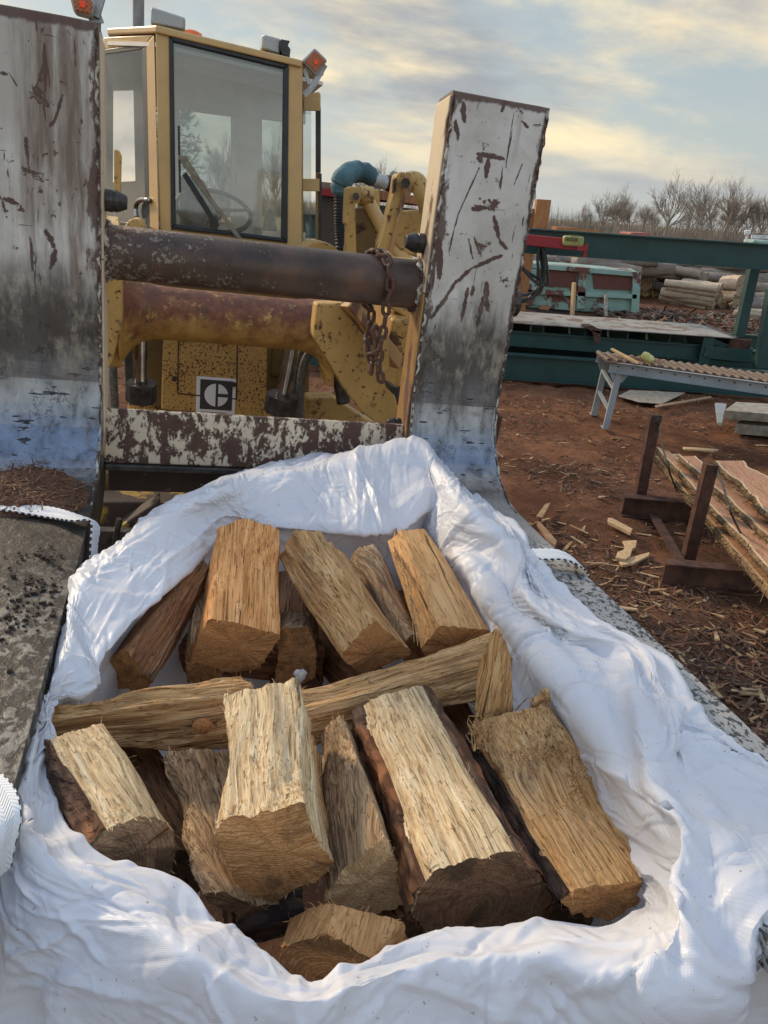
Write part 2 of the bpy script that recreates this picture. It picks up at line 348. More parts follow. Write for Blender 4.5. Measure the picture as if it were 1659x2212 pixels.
GOUGES = {'worn_fork_right': _gouge(_z3((1380, 125), (1215, 490), (1180, 620), (1142, 790)), .0022)+_gouge(_z3((1005, 1310), (1190, 1040), (1320, 920), (1560, 815)), .0065)+_gouge(_z3((1375, 15), (1570, 50)), .0075)+_gouge(_z3((1455, 60), (1435, 190)), .009)
          +_gouge(_z3((1290, 1080), (1240, 1340)), .006)+_gouge(_z3((1335, 1070), (1325, 1120)), .007)+_gouge(_z3((1440, 1040), (1440, 1160), (1445, 1250)), .010)+_gouge(_z3((1410, 1150), (1370, 1370)), .007)+_gouge(_z3((1500, 510), (1545, 700), (1600, 760)), .007)+_gouge(_z3((1300, 690), (1330, 840)), .0035)+_gouge(_z3((1340, 670), (1385, 800)), .003)
          +_gouge([(1001, 222), (1003, 262)], .008)+_gouge([(985, 262), (990, 300)], .007)+_gouge([(1128, 355), (1110, 400)], .002)+_gouge([(1090, 215), (1085, 240)], .006)+_gouge([(1128, 262), (1140, 275)], .004)+_gouge([(948, 520), (950, 600)], .012)+_gouge([(950, 420), (944, 480)], .010)+_gouge(_z3((1330, 450), (1440, 440)), .008),
          'worn_fork_left': _gouge([(135, 205), (118, 260), (108, 272)], .0035)+_gouge([(98, 130), (78, 190)], .002)+_gouge([(100, 500), (120, 540), (110, 580)], .007)+_gouge([(20, 158), (36, 185)], .002)+_gouge([(55, 300), (60, 340)], .005)+_gouge([(10, 430), (40, 440)], .006)+_gouge([(15, 160), (0, 158)], .004)}
FORKX = {'worn_fork_left': (-.45, .258), 'worn_fork_right': (.805, .128)}
fork_l = fork_mat('worn_fork_left', 2.2, True); fork_r = fork_mat('worn_fork_right', 9.4, False)
bar_mat = painted('peeling_white', (.60, .50, .37), (.075, .036, .026), .51, 15, streak=(1, 1, .6), dirt=.4, soft=.03, fine=.9)
side_mat = painted('cream_side', (.62, .50, .34), (.14, .06, .03), .40, 6, streak=(1.5, 1.5, .5), dirt=.4)
weld_mat = painted('weld_seam', (.50, .46, .38), (.06, .03, .02), .53, 26, soft=.06)
brown_side = painted('ochre_worn', (.40, .22, .08), (.13, .06, .035), .46, 6, streak=(2, 2, .6), dirt=.4)
def bag_material():
    mt, t, b = newmat('white_woven_film'); uv = t.coord('UV'); v = t.coord()
    wv = t.mapv(uv, (1, 1, 1))
    x, y, z = t.sep(uv)
    wx = t.math('SINE', t.math('MULTIPLY', x, 6.283*2)); wy_ = t.math('SINE', t.math('MULTIPLY', y, 6.283*2))
    weave = t.math('MULTIPLY', wx, wy_)
    sp = t.mr(t.noise(v, 110, 3, .6), .69, .72, 0, .7)
    dirt = t.mr(t.noise(v, 5, 6, .65), .55, .8, 0, .22)
    c = t.mix(dirt, (.78, .79, .83), (.60, .56, .52)); c = t.mix(sp, c, (.25, .15, .11))
    t.set(b.inputs['Base Color'], c); t.set(b.inputs['Roughness'], t.mr(t.noise(v, 9, 3), .3, .7, .30, .46)); b.inputs['Specular IOR Level'].default_value = .5
    vw = t.node('ShaderNodeVectorMath', operation='MULTIPLY_ADD'); t.set(vw.inputs[0], t.noise(v, 6, 2, .5, 0, True)); vw.inputs[1].default_value = (.035, .035, .035); t.set(vw.inputs[2], v)
    f1 = t.vor(t.mapv(vw.outputs[0], (1, .45, 1), (.3, .2, .9)), 13, 'DISTANCE_TO_EDGE'); f2 = t.vor(t.mapv(vw.outputs[0], (.5, 1, .8), (.1, .7, .2)), 30, 'DISTANCE_TO_EDGE')
    gate = t.mr(t.noise(v, 7, 2), .40, .62); gate2 = t.mr(t.noise(v, 10, 2), .48, .62)
    hh = t.math('ADD', t.math('MULTIPLY', gate, t.mr(f1, 0, .10, 0, 1, False)), t.math('MULTIPLY', gate2, t.mr(f2, 0, .12, 0, .45, False)))
    nb = t.bump(hh, .0022, .5)
    t.set(b.inputs['Normal'], t.bump(weave, .0003, .4, nb))
    tr = t.node('ShaderNodeBsdfTranslucent'); t.set(tr.inputs[0], (.78, .79, .83)); ms = t.node('ShaderNodeMixShader'); ms.inputs[0].default_value = .22
    t.l.new(b.outputs[0], ms.inputs[1]); t.l.new(tr.outputs[0], ms.inputs[2])
    out = [n for n in t.n if n.type == 'OUTPUT_MATERIAL'][0]; t.l.new(ms.outputs[0], out.inputs[0]); return mt
bag_mat = bag_material()
def strap_material():
    mt, t, b = newmat('strap_webbing'); uv = t.coord('UV'); x, y, z = t.sep(uv)
    rib = t.math('SINE', t.math('MULTIPLY', t.math('ADD', x, t.math('MULTIPLY', t.math('PINGPONG', y, .25), .06)), 900))
    ed = t.math('GREATER_THAN', t.math('ABSOLUTE', t.math('SUBTRACT', y, .5)), .455)
    dash = t.math('GREATER_THAN', t.math('SINE', t.math('MULTIPLY', x, 420)), -.2)
    c = t.mix(t.math('MULTIPLY', ed, dash), (.74, .76, .78), (.03, .03, .035)); t.set(b.inputs['Base Color'], c); b.inputs['Roughness'].default_value = .6
    t.set(b.inputs['Normal'], t.bump(rib, .0006)); return mt
strap_mat = strap_material()
def wood_side(name, c1, c2, c3, stain=(.10, .07, .05), st_amt=.25, fib=1., WARP=1.):
    mt, t, b = newmat(name); v = t.coord(); oi = t.node('ShaderNodeObjectInfo').outputs['Random']
    off = t.comb(t.math('MULTIPLY', oi, 7), t.math('MULTIPLY', oi, 13), t.math('MULTIPLY', oi, 5))
    va = t.node('ShaderNodeVectorMath', operation='ADD'); t.set(va.inputs[0], v); t.set(va.inputs[1], off); v = va.outputs[0]
    warp = t.noise(t.mapv(v, (5, 5, 5)), 1, 2, .4, 0, True); vm = t.node('ShaderNodeVectorMath', operation='MULTIPLY_ADD'); t.set(vm.inputs[0], warp); vm.inputs[1].default_value = (WARP*.04, WARP*.04, .0); t.set(vm.inputs[2], v); vw = vm.outputs[0]
    g1 = t.noise(t.mapv(vw, (120, 120, 4)), 1, 6, .62); g2 = t.noise(t.mapv(vw, (340, 340, 8)), 1, 4, .6); g3 = t.noise(t.mapv(vw, (26, 26, 3)), 1, 4, .5)
    c = t.ramp(g1, [(.30, c1), (.5, c2), (.68, c3)])
    c = t.mix(t.mr(g2, .54, .64, 0, .8), c, tuple(q*.42 for q in c1)); c = t.mix(t.mr(g2, .44, .32, 0, .5), c, tuple(min(1, q*1.25) for q in c3))
    c = t.mix(t.mr(g3, .52, .72, 0, .5), c, tuple(q*.75 for q in c1))
    s = t.noise(t.mapv(v, (9, 9, 6)), 1, 6, .65, .5)
    c = t.mix(t.mr(s, .52, .70, 0, st_amt*2), c, stain)
    crack = t.mr(t.noise(t.mapv(vw, (90, 90, 2.0)), 1, 2, .4), .715, .735)
    dot = t.mr(t.noise(t.mapv(v, (1, 1, .5)), 150, 4, .65), .63, .68)
    c = t.mix(t.math('MULTIPLY', dot, .55), c, tuple(q*.3 for q in c1)); c = t.mix(t.math('MULTIPLY', crack, .75), c, (.06, .035, .018))
    t.set(b.inputs['Base Color'], c); b.inputs['Roughness'].default_value = .72; b.inputs['Specular IOR Level'].default_value = .25
    h = t.math('ADD', t.math('ADD', g1, t.math('MULTIPLY', g2, .7)), t.math('MULTIPLY', crack, -1.2)); h = t.math('ADD', h, t.math('MULTIPLY', dot, -.3))
    t.set(b.inputs['Normal'], t.bump(h, .006*fib)); return mt
def wood_end(name, c1, c2, dark=(.06, .04, .025), dk=.35, freq=420, ringamp=.10):
    mt, t, b = newmat(name); v = t.coord(); x, y, z = t.sep(v)
    wv = t.noise(v, 14, 3, .5, .2); r = t.math('SQRT', t.math('ADD', t.math('MULTIPLY', x, x), t.math('MULTIPLY', y, y)))
    rr = t.math('ADD', r, t.math('MULTIPLY', wv, .03)); ring = t.math('SINE', t.math('MULTIPLY', rr, freq*3)); ring2 = t.noise(t.comb(t.math('MULTIPLY', rr, 170), 0, 0), 1, 3)
    f = t.math('ADD', t.math('MULTIPLY', ring, ringamp), ring2)
    c = t.mix(t.mr(f, .25, .8), c1, c2)
    n = t.noise(v, 11, 7, .7, .5); c = t.mix(t.mr(n, .46, .60, 0, dk*2), c, dark)
    fz = t.noise(v, 200, 4, .7); c = t.mix(t.mr(fz, .48, .66, 0, .6), c, tuple(q*.45 for q in c1))
    ang = t.math('ARCTAN2', y, x); crk = t.mr(t.noise(t.comb(t.math('MULTIPLY', ang, 5), t.math('MULTIPLY', r, 3), .5), 1, 3), .70, .72); c = t.mix(t.math('MULTIPLY', crk, .8), c, (.03, .018, .012))
    saw = t.noise(t.mapv(v, (8, 260, 8), (0, 0, .6)), 1, 2)
    t.set(b.inputs['Base Color'], c); b.inputs['Roughness'].default_value = .85; b.inputs['Specular IOR Level'].default_value = .15
    h = t.math('ADD', t.math('ADD', t.math('MULTIPLY', fz, .7), t.math('MULTIPLY', saw, .6)), t.math('MULTIPLY', ring, .12)); t.set(b.inputs['Normal'], t.bump(h, .0016)); return mt
def bark_material(name, a, c_, d_):
    mt, t, b = newmat(name); v = t.mapv(t.coord(), (1, 1, .45)); vo = t.vor(v, 60, 'F1'); n = t.noise(v, 40, 7, .7, .5)
    k = t.mr(t.noise(v, 12, 5, .6), .42, .62); c = t.mix(k, t.mix(n, a, c_), t.mix(n, a, d_)); c = t.mix(t.mr(vo, .35, .6, 0, .6), c, tuple(q*.3 for q in a))
    t.set(b.inputs['Base Color'], c); b.inputs['Roughness'].default_value = .8; b.inputs['Specular IOR Level'].default_value = .2
    t.set(b.inputs['Normal'], t.bump(t.math('ADD', n, t.math('MULTIPLY', vo, -.7)), .004)); return mt
W_CREAM = wood_side('wood_cream', (.42, .26, .12), (.70, .505, .28), (.88, .72, .47), st_amt=.14)
W_TAN = wood_side('wood_tan', (.35, .165, .06), (.59, .335, .135), (.76, .50, .25), st_amt=.22)
W_PEACH = wood_side('wood_peach', (0.478, 0.180, 0.050), (0.770, 0.351, 0.118), (0.915, 0.513, 0.227), st_amt=.05, fib=.8, WARP=.4)
W_GRAY = wood_side('wood_weathered', (.20, .115, .06), (.43, .28, .15), (.64, .46, .28), st_amt=.30, WARP=2.6)
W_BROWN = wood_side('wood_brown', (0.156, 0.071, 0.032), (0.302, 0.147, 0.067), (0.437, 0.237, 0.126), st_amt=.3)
W_SMOOTH = wood_side('wood_smooth', (.50, .25, .09), (.63, .34, .135), (.72, .43, .19), st_amt=.05, fib=.35, WARP=.5)
E_TAN = wood_end('end_tan', (.50, .24, .09), (.70, .40, .18), dk=.2)
E_PALE = wood_end('end_pale', (.60, .39, .19), (.80, .56, .31), dk=.15)
E_BROWN = wood_end('end_brown', (.42, .20, .075), (.66, .38, .17), dk=.3)
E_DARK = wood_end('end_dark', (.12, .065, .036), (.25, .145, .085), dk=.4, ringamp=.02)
E_GRAY = wood_end('end_gray', (.28, .18, .11), (.44, .30, .19), dk=.3)
BARK_R = bark_material('bark_red', (.09, .04, .025), (.44, .19, .08), (.17, .12, .085))
BARK_D = bark_material('bark_dark', (.03, .02, .016), (.12, .065, .04), (.07, .055, .045))
# ================================================================== GROUND
def ground_mat():
    mt, t, b = newmat('red_dirt'); v = t.coord(); x, y, z = t.sep(v)
    n = t.noise(v, 1.1, 8, .65); n2 = t.noise(v, 14, 6, .7); n3 = t.noise(t.mapv(v, (1, 1, 1), (0, 0, .5)), 55, 4, .7)
    c = t.mix(t.mr(n, .38, .62), (.13, .052, .026), (.235, .105, .055)); c = t.mix(t.mr(n2, .45, .7, 0, .7), c, (.06, .033, .02))
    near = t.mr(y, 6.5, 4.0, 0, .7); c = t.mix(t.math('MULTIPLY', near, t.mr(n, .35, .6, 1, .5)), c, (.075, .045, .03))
    c = t.mix(t.mr(n3, .60, .68, 0, .6), c, (.34, .22, .13))
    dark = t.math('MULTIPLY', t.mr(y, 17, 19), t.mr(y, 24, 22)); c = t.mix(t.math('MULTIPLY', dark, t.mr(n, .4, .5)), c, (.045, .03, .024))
    far = t.mr(t.math('ADD', y, t.math('MULTIPLY', n, 12)), 31, 36)
    grass = t.mix(t.noise(t.mapv(v, (1, .3, 1)), .9, 6, .7), (.20, .15, .075), (.42, .34, .19)); c = t.mix(far, c, grass)
    t.set(b.inputs['Base Color'], c); b.inputs['Roughness'].default_value = .92; b.inputs['Specular IOR Level'].default_value = .15
    t.set(b.inputs['Normal'], t.bump(t.math('ADD', n3, n2), .02)); return mt
_gy = np.concatenate([np.linspace(-30, 1, 20), np.linspace(1.2, 16, 300), np.linspace(16.3, 60, 120), np.geomspace(62, 1500, 30)])
_gx = np.concatenate([-np.geomspace(1500, 14, 25), np.linspace(-13, 13, 260), np.geomspace(14, 1500, 25)])
_Y, _X = np.meshgrid(_gy, _gx, indexing='ij'); _P = np.stack([_X, _Y, 0*_X], -1)
_amp = np.clip((60-_Y)/40, 0, 1)*np.clip((60-abs(_X))/40, 0, 1)
_Z = _amp*(.045*fbm(_P*.7, 3, 1)+.032*fbm(_P*5, 4, 5)) - .03
_g_ = np.stack([_X, _Y, _Z], -1)
gm = MB().grid(_g_, flip=False)
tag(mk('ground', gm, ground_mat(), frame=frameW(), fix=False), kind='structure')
def slivers(name, n, region, zf, mats, seed, L=(.02, .14), wid=(.004, .02), frame=None, tilt=.25, dens=None, mspace=False):
    r = np.random.default_rng(seed); mb = MB(); k = 0
    while k < n:
        p = region(r)
        if p is None: continue
        l = r.uniform(*L)*r.uniform(.4, 1); w = r.uniform(*wid); h = w*r.uniform(.15, .5); a = r.uniform(0, math.pi); e = r.normal()*tilt
        d = np.array([math.cos(a)*math.cos(e), math.sin(a)*math.cos(e), math.sin(e)]); s = norm(np.cross(d, (0, 0, 1))); u = np.cross(s, d)
        c = np.array([p[0], p[1], zf(p)+h*.6+abs(math.sin(e))*l*.4]); w2 = w*r.uniform(.15, .9)
        v = [c-d*l/2-s*w/2, c-d*l/2+s*w/2, c+d*l/2+s*w2/2, c+d*l/2-s*w2/2]; bend = u*r.normal()*l*.05
        mb.hexa([v[0]+bend, v[1]+bend, v[2], v[3], v[0]+u*h+bend, v[1]+u*h+bend, v[2]+u*h*.5, v[3]+u*h*.5], int(r.integers(len(mats)))); k += 1
    return mk(name, mb, mats, frame=frame, fix=False, mspace=mspace)
ch = [simple('chip_'+c, q, .85, 0, .3, 20) for c, q in (('pale', (.42, .29, .16)), ('tan', (.30, .18, .09)), ('red', (.20, .09, .05)), ('brown', (.12, .065, .04)), ('dark', (.07, .042, .028)), ('gray', (.20, .17, .14)))]
def _gh(p):
    q = np.array([[p[0], p[1], 0]]); return float((.045*fbm(q*.7, 3, 1)+.032*fbm(q*5, 4, 5))[0]-.03)
def _reg(r):
    y = 2.2+11*r.random()**2.3; x = r.uniform(-.6, 1.1)*y*.75+.3
    if pn(np.array([[x*.9, y*.9, 3.]]))[0]+.25 < r.random()*.6-.1: return None
    return (x, y)
tag(slivers('wood_chips', 24000, _reg, _gh, [ch[1], ch[2], ch[3], ch[4], ch[3], ch[2], ch[4], ch[3]], 11, (.015, .15), (.003, .018)), kind='stuff')
tag(slivers('pale_chips', 1300, _reg, _gh, [ch[0], ch[1]], 12, (.04, .22), (.008, .03), tilt=.15), kind='stuff')

# ================================================================== WHEEL LOADER (coordinates: right, forward, up from the eye)
FD = 2.1
loader = empty('wheel_loader', frameM((.24, 3.6, -2.15)), 'old yellow wheel loader with glazed cab, rusty lift arms and worn white log forks', 'wheel loader')
def part(name, mb, mats, parent=None, bevel=0, seg=2, label=None, fix=True):
    o = mk(name, mb, mats, parent or loader, MFRAME, bevel, seg, mspace=True, fix=fix)
    if label: o['label'] = label
    return o
def pz(pts, f, th, mi=0, mb=None):
    """plate: outline in photo pixels standing on the loader-wise plane 'forward = f', th thick going away"""
    return (mb or MB()).prism([m(x, y, f) for x, y in pts], (0, th, 0), mi)
def fork(name, r0, r1, ztop, mat, seed, drop=0.):
    # side profile (forward, up)
    fr = [(FD, ztop), (FD, .1), (FD, -.2), (FD, -.42)]
    R_ = .27; cf, cz = FD-R_, -.71+R_
    for k in range(1, 15):
        a = math.pi/2*k/14; fr.append((cf+R_*math.cos(a), cz-R_*math.sin(a)))
    for q in (1.6, 1.35, 1.1, .85, .6, .42): fr.append((q, -.71-.003*math.sin(q*9)))
    bk = [(.42, -.735), (.6, -.76), (.85, -.79), (1.1, -.80), (1.6, -.815), (2.0, -.82)]
    for k in range(1, 7):
        a = math.pi/2*(1-k/7); bk.append((2.0+.22*math.cos(a), -.60-.22*math.sin(a)))
    bk += [(FD+.125, -.2), (FD+.125, ztop-.012)]
    prof = fr+bk; n = 9; mb = MB(); r = np.linspace(r0, r1, n); G = []
    for i, q in enumerate(r):
        e = .010 if i in (0, n-1) else 0
        row = []
        cpf = np.mean(prof, 0)
        for (f, z) in prof: row.append((q, f, z))
        G.append(row)
    # subdivide long edges so that dents read
    G = np.array(G, float); G = np.concatenate([G, G[:, :1]], 1); t = np.linspace(0, G.shape[1]-1, 220)
    i = np.minimum(t.astype(int), G.shape[1]-2); fr_ = (t-i)[None, :, None]; G = G[:, i]*(1-fr_)+G[:, i+1]*fr_; G = G[:, :-1]
    G = G+np.stack([0*G[..., 0], .003*fbm(G*4, 3, seed), .003*fbm(G*4, 3, seed+5)], -1)*.6
    G[1:-1] += .0008*fbm(G[1:-1]*30, 2, seed)[..., None]
    mb.grid(G, smooth=False, closed_v=True)
    k = G.shape[1]; mb.add(G[0], [tuple(range(k))]); mb.add(G[-1], [tuple(range(k-1, -1, -1))])
    o = part(name, mb, mat, bevel=.006)
    # weld bead along both edges of the front face
    for e, q in ((0, r0+.004), (1, r1-.004)):
        pts = []; path = [(FD-.002, z) for z in np.linspace(ztop-.01, -.42, 130)]+fr[4:18]
        for (f, z) in path: pts.append((q+.0025*math.sin(z*140+seed), f-.001+.002*math.sin(z*90), z))
        rr = [.0030+.0010*math.sin(i*1.7+seed)+.0008*math.sin(i*.6) for i in range(len(pts))]
        part('weld_bead', MB().tube(pts, rr, 7), weld_mat, o)
    return o
RL0, RL1, RR0, RR1 = -.478, -.186, .668, .942
fL = fork('log_fork', RL0, RL1, .353, fork_l, 2); fR = fork('log_fork', RR0, RR1, .346, fork_r, 9)
fL['label'] = 'left log fork, soot streaked white with mud on its tine'; fR['label'] = 'right log fork, white paint gouged through to brown'
# inner side plates of the shanks: cream above, ochre below on the right
for (r, s, mt_, o) in ((RR0, -1, side_mat, fR), (RL1, 1, side_mat, fL)):
    mb = MB(); x0 = r+s*.005
    mb.prism([(x0, FD+.006, .335), (x0, FD+.12, .325), (x0, FD+.12, -.16), (x0, FD+.006, -.16)], (-s*.006, 0, 0)); part('side_plate', mb, mt_, o, .003)
    mb = MB(); mb.prism([(x0, FD+.004, -.162), (x0, FD+.118, -.162), (x0, FD+.12, -.60), (x0, FD+.10, -.76), (x0, FD+.004, -.66)], (-s*.006, 0, 0)); part('gusset', mb, brown_side if r > 0 else side_mat, o, .003)
# cross tube
pts = [(q, FD+.10, -.146+.0*q) for q in np.linspace(RL1, RR0, 30)]
ct = part('cross_tube', MB().tube(pts, .068, 40), tube_mat)
for q in (RL1+.006, RR0-.006):
    ring = [(q+.004*math.sin(a*5), FD+.10+.070*math.cos(a), -.146+.070*math.sin(a)) for a in np.linspace(0, 2*math.pi, 41)[:-1]]
    part('weld_ring', MB().tube(ring, [.008+.004*math.sin(i*1.9) for i in range(40)], 7, closed=True), weld_mat, ct)
# cross bar (peeling) + lower angle
mb = MB(); mb.prism([(RL1, FD+.03, -.548), (RR0, FD+.03, -.548), (RR0, FD+.03, -.70), (RL1, FD+.03, -.70)], (0, .02, 0)); cb = part('cross_bar', mb, bar_mat, bevel=.004)
mb = MB(); mb.box(((RL1+RR0)/2, FD+.085, -.712), (RR0-RL1, .13, .018)); part('bar_flange', mb, dark_steel, cb, .004)
mb = MB(); mb.box(((RL1+RR0)/2, FD+.16, -.775), (RR0-RL1, .04, .10)); part('lower_bar', mb, painted('shaded_bar', (.34, .30, .24), (.03, .02, .016), .60, 14, dirt=.5), cb, .004)  # chipped paint, kept dark to carry the shade below the cross bar
# fork hanger pins
def pin(c, r, l, name, par, s):
    prof = [(0, r), (l*.45, r), (l*.47, r*.93), (l*.52, r*.93), (l*.54, r*.98), (l*.62, r*.98), (l*.98, r*.62), (l, r*.55)]
    pts = [(c[0]+s*a, c[1], c[2]) for a, _ in prof]; return part(name, MB().tube(pts, [b for _, b in prof], 18, smooth=False), dark_steel, par)
c = m(914, 526, FD+.07); pin((RR0+.004, c[1], c[2]), .027, .062, 'fork_pin', fR, -1)
c = m(243, 434, FD+.07); pin((RL1-.004, c[1], c[2]), .027, .062, 'fork_pin', fL, 1)
c = m(860, 915, FD+.07); pin((RR0+.004, c[1], c[2]), .018, .05, 'fork_pin', fR, -1)
# latch hook outside right fork near the bend
mb = MB(); mb.prism([(RR1+.002, FD+.02, -.50), (RR1+.002, FD+.10, -.49), (RR1+.002, FD+.10, -.60), (RR1+.002, FD+.03, -.64)], (.03, 0, 0)); part('hook_plate', mb, rust_mat, fR, .004)
mb = MB().tube([(RR1, FD+.06, -.165), (RR1+.028, FD+.06, -.165)], [.045, .040], 20, smooth=False); part('fork_bolt', mb, dark_steel, fR, .004)

# ---- lift arms and torque tube
TQ = 2.95
tq0 = m(262, 640, TQ+.1); tq1 = m(722, 690, TQ+.1)
pts = []; rr = []
for k in range(41):
    s = k/40; p = np.array([tq0[0]*(1-s)+tq1[0]*s, TQ+.12, -.405]); pts.append(p); e = min(s, 1-s)
    rr.append(.098+.105*math.exp(-(e/.055)**1.2))
part('torque_tube', MB().tube(pts, rr, 36), torque)
armR = [(684, 655), (752, 655), (790, 703), (822, 745), (856, 785), (852, 850), (868, 905), (850, 925), (809, 911), (780, 890), (742, 838), (712, 786), (676, 728)]
armL = [(236, 560), (262, 598), (264, 704), (241, 786), (200, 850), (180, 700)]
aR = part('lift_arm', pz(armR, 2.84, .09), yellow, bevel=.008)
mb = MB(); A = m(750, 652, 2.80); B = m(858, 786, 2.80)
mb.beam(A, B, .045, .13, up=(0, -1, .2)); part('arm_edge', mb, brown_side, aR, .004)
mb = pz([(820, 725), (838, 720), (842, 800), (822, 805)], 2.66, .05); part('arm_lug', mb, yellow, aR, .004)
mb = pz([(842, 832), (860, 838), (862, 862), (848, 850)], 2.62, .1); part('arm_stop', mb, dark_steel, aR, .004)
part('lift_arm', pz(armL, 2.84, .09), yellow, bevel=.008)
# rear part of arms running back to the frame
for q in (.30*2.9-.02, -.23):
    mb = MB(); mb.beam((q+.0, 2.95, -.47), (q+.05 if q > 0 else q-.1, 4.3, -.25), .08, .28); part('arm_beam', mb, yellow, bevel=.01)
# ---- lift cylinders
def cyl(top, bot, base_top, fz, rr_, nm='lift_cylinder'):
    T = m(*top, fz); B = m(*bot, fz+.05); mb = MB(); E_ = empty(nm, frameM(tuple(B)), parent=loader)
    mk('rod', MB().tube([T, B], rr_, 20), chrome, E_, MFRAME, mspace=True)
    d = norm(B-T); Q = B+d*.38; mk('barrel', MB().tube([B-d*.0, Q], rr_*2.1, 22), yellow_spot, E_, MFRAME, mspace=True)
    mk('gland', MB().tube([B-d*.03, B+d*.045], rr_*2.5, 8, smooth=False), dark_steel, E_, MFRAME, .004, mspace=True)
    mk('rod_eye', MB().tube([T-d*.03+np.array([-.05, 0, 0]), T-d*.03+np.array([.05, 0, 0])], rr_*1.6, 16, smooth=False), dark_steel, E_, MFRAME, .003, mspace=True)
cyl((307, 680), (305, 842), None, 3.05, .024); cyl((640, 706), (608, 868), None, 3.05, .027)
# ---- front panel with emblem
pf = 3.55
P = [(354, 672), (578, 690), (575, 905), (348, 885)]
fp = part('front_panel', pz(P, pf, .10), yellow_spot, bevel=.008)
for (x, y) in ((397, 732), (487, 741), (377, 818), (505, 830)): part('bolt', MB().tube([m(x, y, pf-.003), m(x, y, pf-.003)+np.array([0, -.012, 0])], .012, 6, smooth=False), rust_mat, fp)
fo = [(386, 723), (513, 735), (511, 862), (384, 850)]
mbp = MB()
for i in range(4):
    a = m(*fo[i], pf-.002); b_ = m(*fo[(i+1) % 4], pf-.002); mbp.beam(a, b_, .006, .004, up=(0, 1, 0))
part('hatch_seam', mbp, rust_mat, fp)
# emblem: white sticker, black square, white disc split by a black C-E mark
ex0, ex1 = m(424.5, 812, pf), m(422.5, 893, pf); ey1 = m(510, 818.5, pf); EW = (ey1-ex0); EH = (ex1-ex0)
def em(u_, v_, d): return ex0+EW*u_+EH*v_+np.array([0, -d, 0])
white_st = painted('sticker_white', (.74, .74, .72), (.35, .27, .16), .30, 18, rough=.4); black_st = painted('sticker_black', (.02, .022, .025), (.40, .40, .38), .27, 16, rough=.4)
st = part('emblem', MB().prism([em(0, 0, .003), em(1, 0, .003), em(1, 1.02, .003), em(0, 1.02, .003)], (0, .003, 0)), white_st, fp)
part('emblem_ground', MB().prism([em(.10, .07, .005), em(.92, .07, .005), em(.92, .86, .005), em(.10, .86, .005)], (0, .003, 0)), black_st, st)
cx, cy, rx = .51, .465, .30; AR = np.linalg.norm(EW)/np.linalg.norm(EH)
def disc(a0, a1, xcut=None):
    return [em(cx+rx*math.cos(a), cy+rx*AR*math.sin(a), .007) for a in np.linspace(a0, a1, 24)]
g = .16
mbp = MB()
mbp.prism(disc(math.pi/2+.06, 3*math.pi/2-.06), (0, .002, 0))
for s in (1, -1):
    q = [(cx+.045, cy+s*.045*AR)]+[(cx+rx*math.cos(a), cy+s*rx*AR*math.sin(a)) for a in np.linspace(.16, math.pi/2-.16, 12)]
    mbp.prism([em(a, b_, .007) for a, b_ in q], (0, .002, 0))
part('emblem_disc', mbp, white_st, st)
part('emblem_caption', MB().prism([em(.12, .925, .005), em(.78, .93, .005), em(.78, .95, .005), em(.12, .945, .005)], (0, .002, 0)), simple('gray_print', (.25, .25, .24)), st)
# ---- chassis, radiator body, axle, tyres
body = painted('shadow_yellow', (.17, .095, .02), (.05, .025, .015), amount=.40, scale=6, dirt=.6)  # dirty yellow, darkened so the shade of the recess is in the paint
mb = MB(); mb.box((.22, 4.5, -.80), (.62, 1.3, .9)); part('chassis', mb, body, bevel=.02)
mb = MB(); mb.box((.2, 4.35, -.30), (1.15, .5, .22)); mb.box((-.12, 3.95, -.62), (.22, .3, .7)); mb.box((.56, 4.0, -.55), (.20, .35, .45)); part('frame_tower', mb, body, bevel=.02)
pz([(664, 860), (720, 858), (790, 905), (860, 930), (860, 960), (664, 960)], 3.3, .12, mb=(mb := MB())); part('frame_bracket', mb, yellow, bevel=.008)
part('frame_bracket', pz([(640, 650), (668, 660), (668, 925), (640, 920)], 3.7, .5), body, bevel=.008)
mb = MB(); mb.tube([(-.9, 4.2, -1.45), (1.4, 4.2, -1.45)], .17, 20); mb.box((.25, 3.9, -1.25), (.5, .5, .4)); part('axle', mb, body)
mb = MB()
mb.prism([m(x, y, 3.0) for x, y in ((262, 1135), (345, 1080), (345, 1190), (270, 1190))], (0, .1, 0)); mb.prism([m(x, y, 3.1) for x, y in ((200, 1085), (400, 1085), (400, 1300), (200, 1300))], (0, .15, 0))
part('axle_guard', mb, painted('guard_yellow', (.40, .24, .03), (.04, .022, .015), .53, 5, dirt=.5), bevel=.008)
mb = MB(); mb.beam(m(215, 1155, 2.95), m(400, 1160, 2.95), .05, .05); mb.tube([m(245, 1185, 2.9), m(258, 1120, 2.9)], .012, 8); mb.box(m(245, 1200, 2.9), (.03, .04, .10)); mb.box(m(285, 1215, 2.9), (.05, .04, .12)); part('guard_bar', mb, dark_steel)
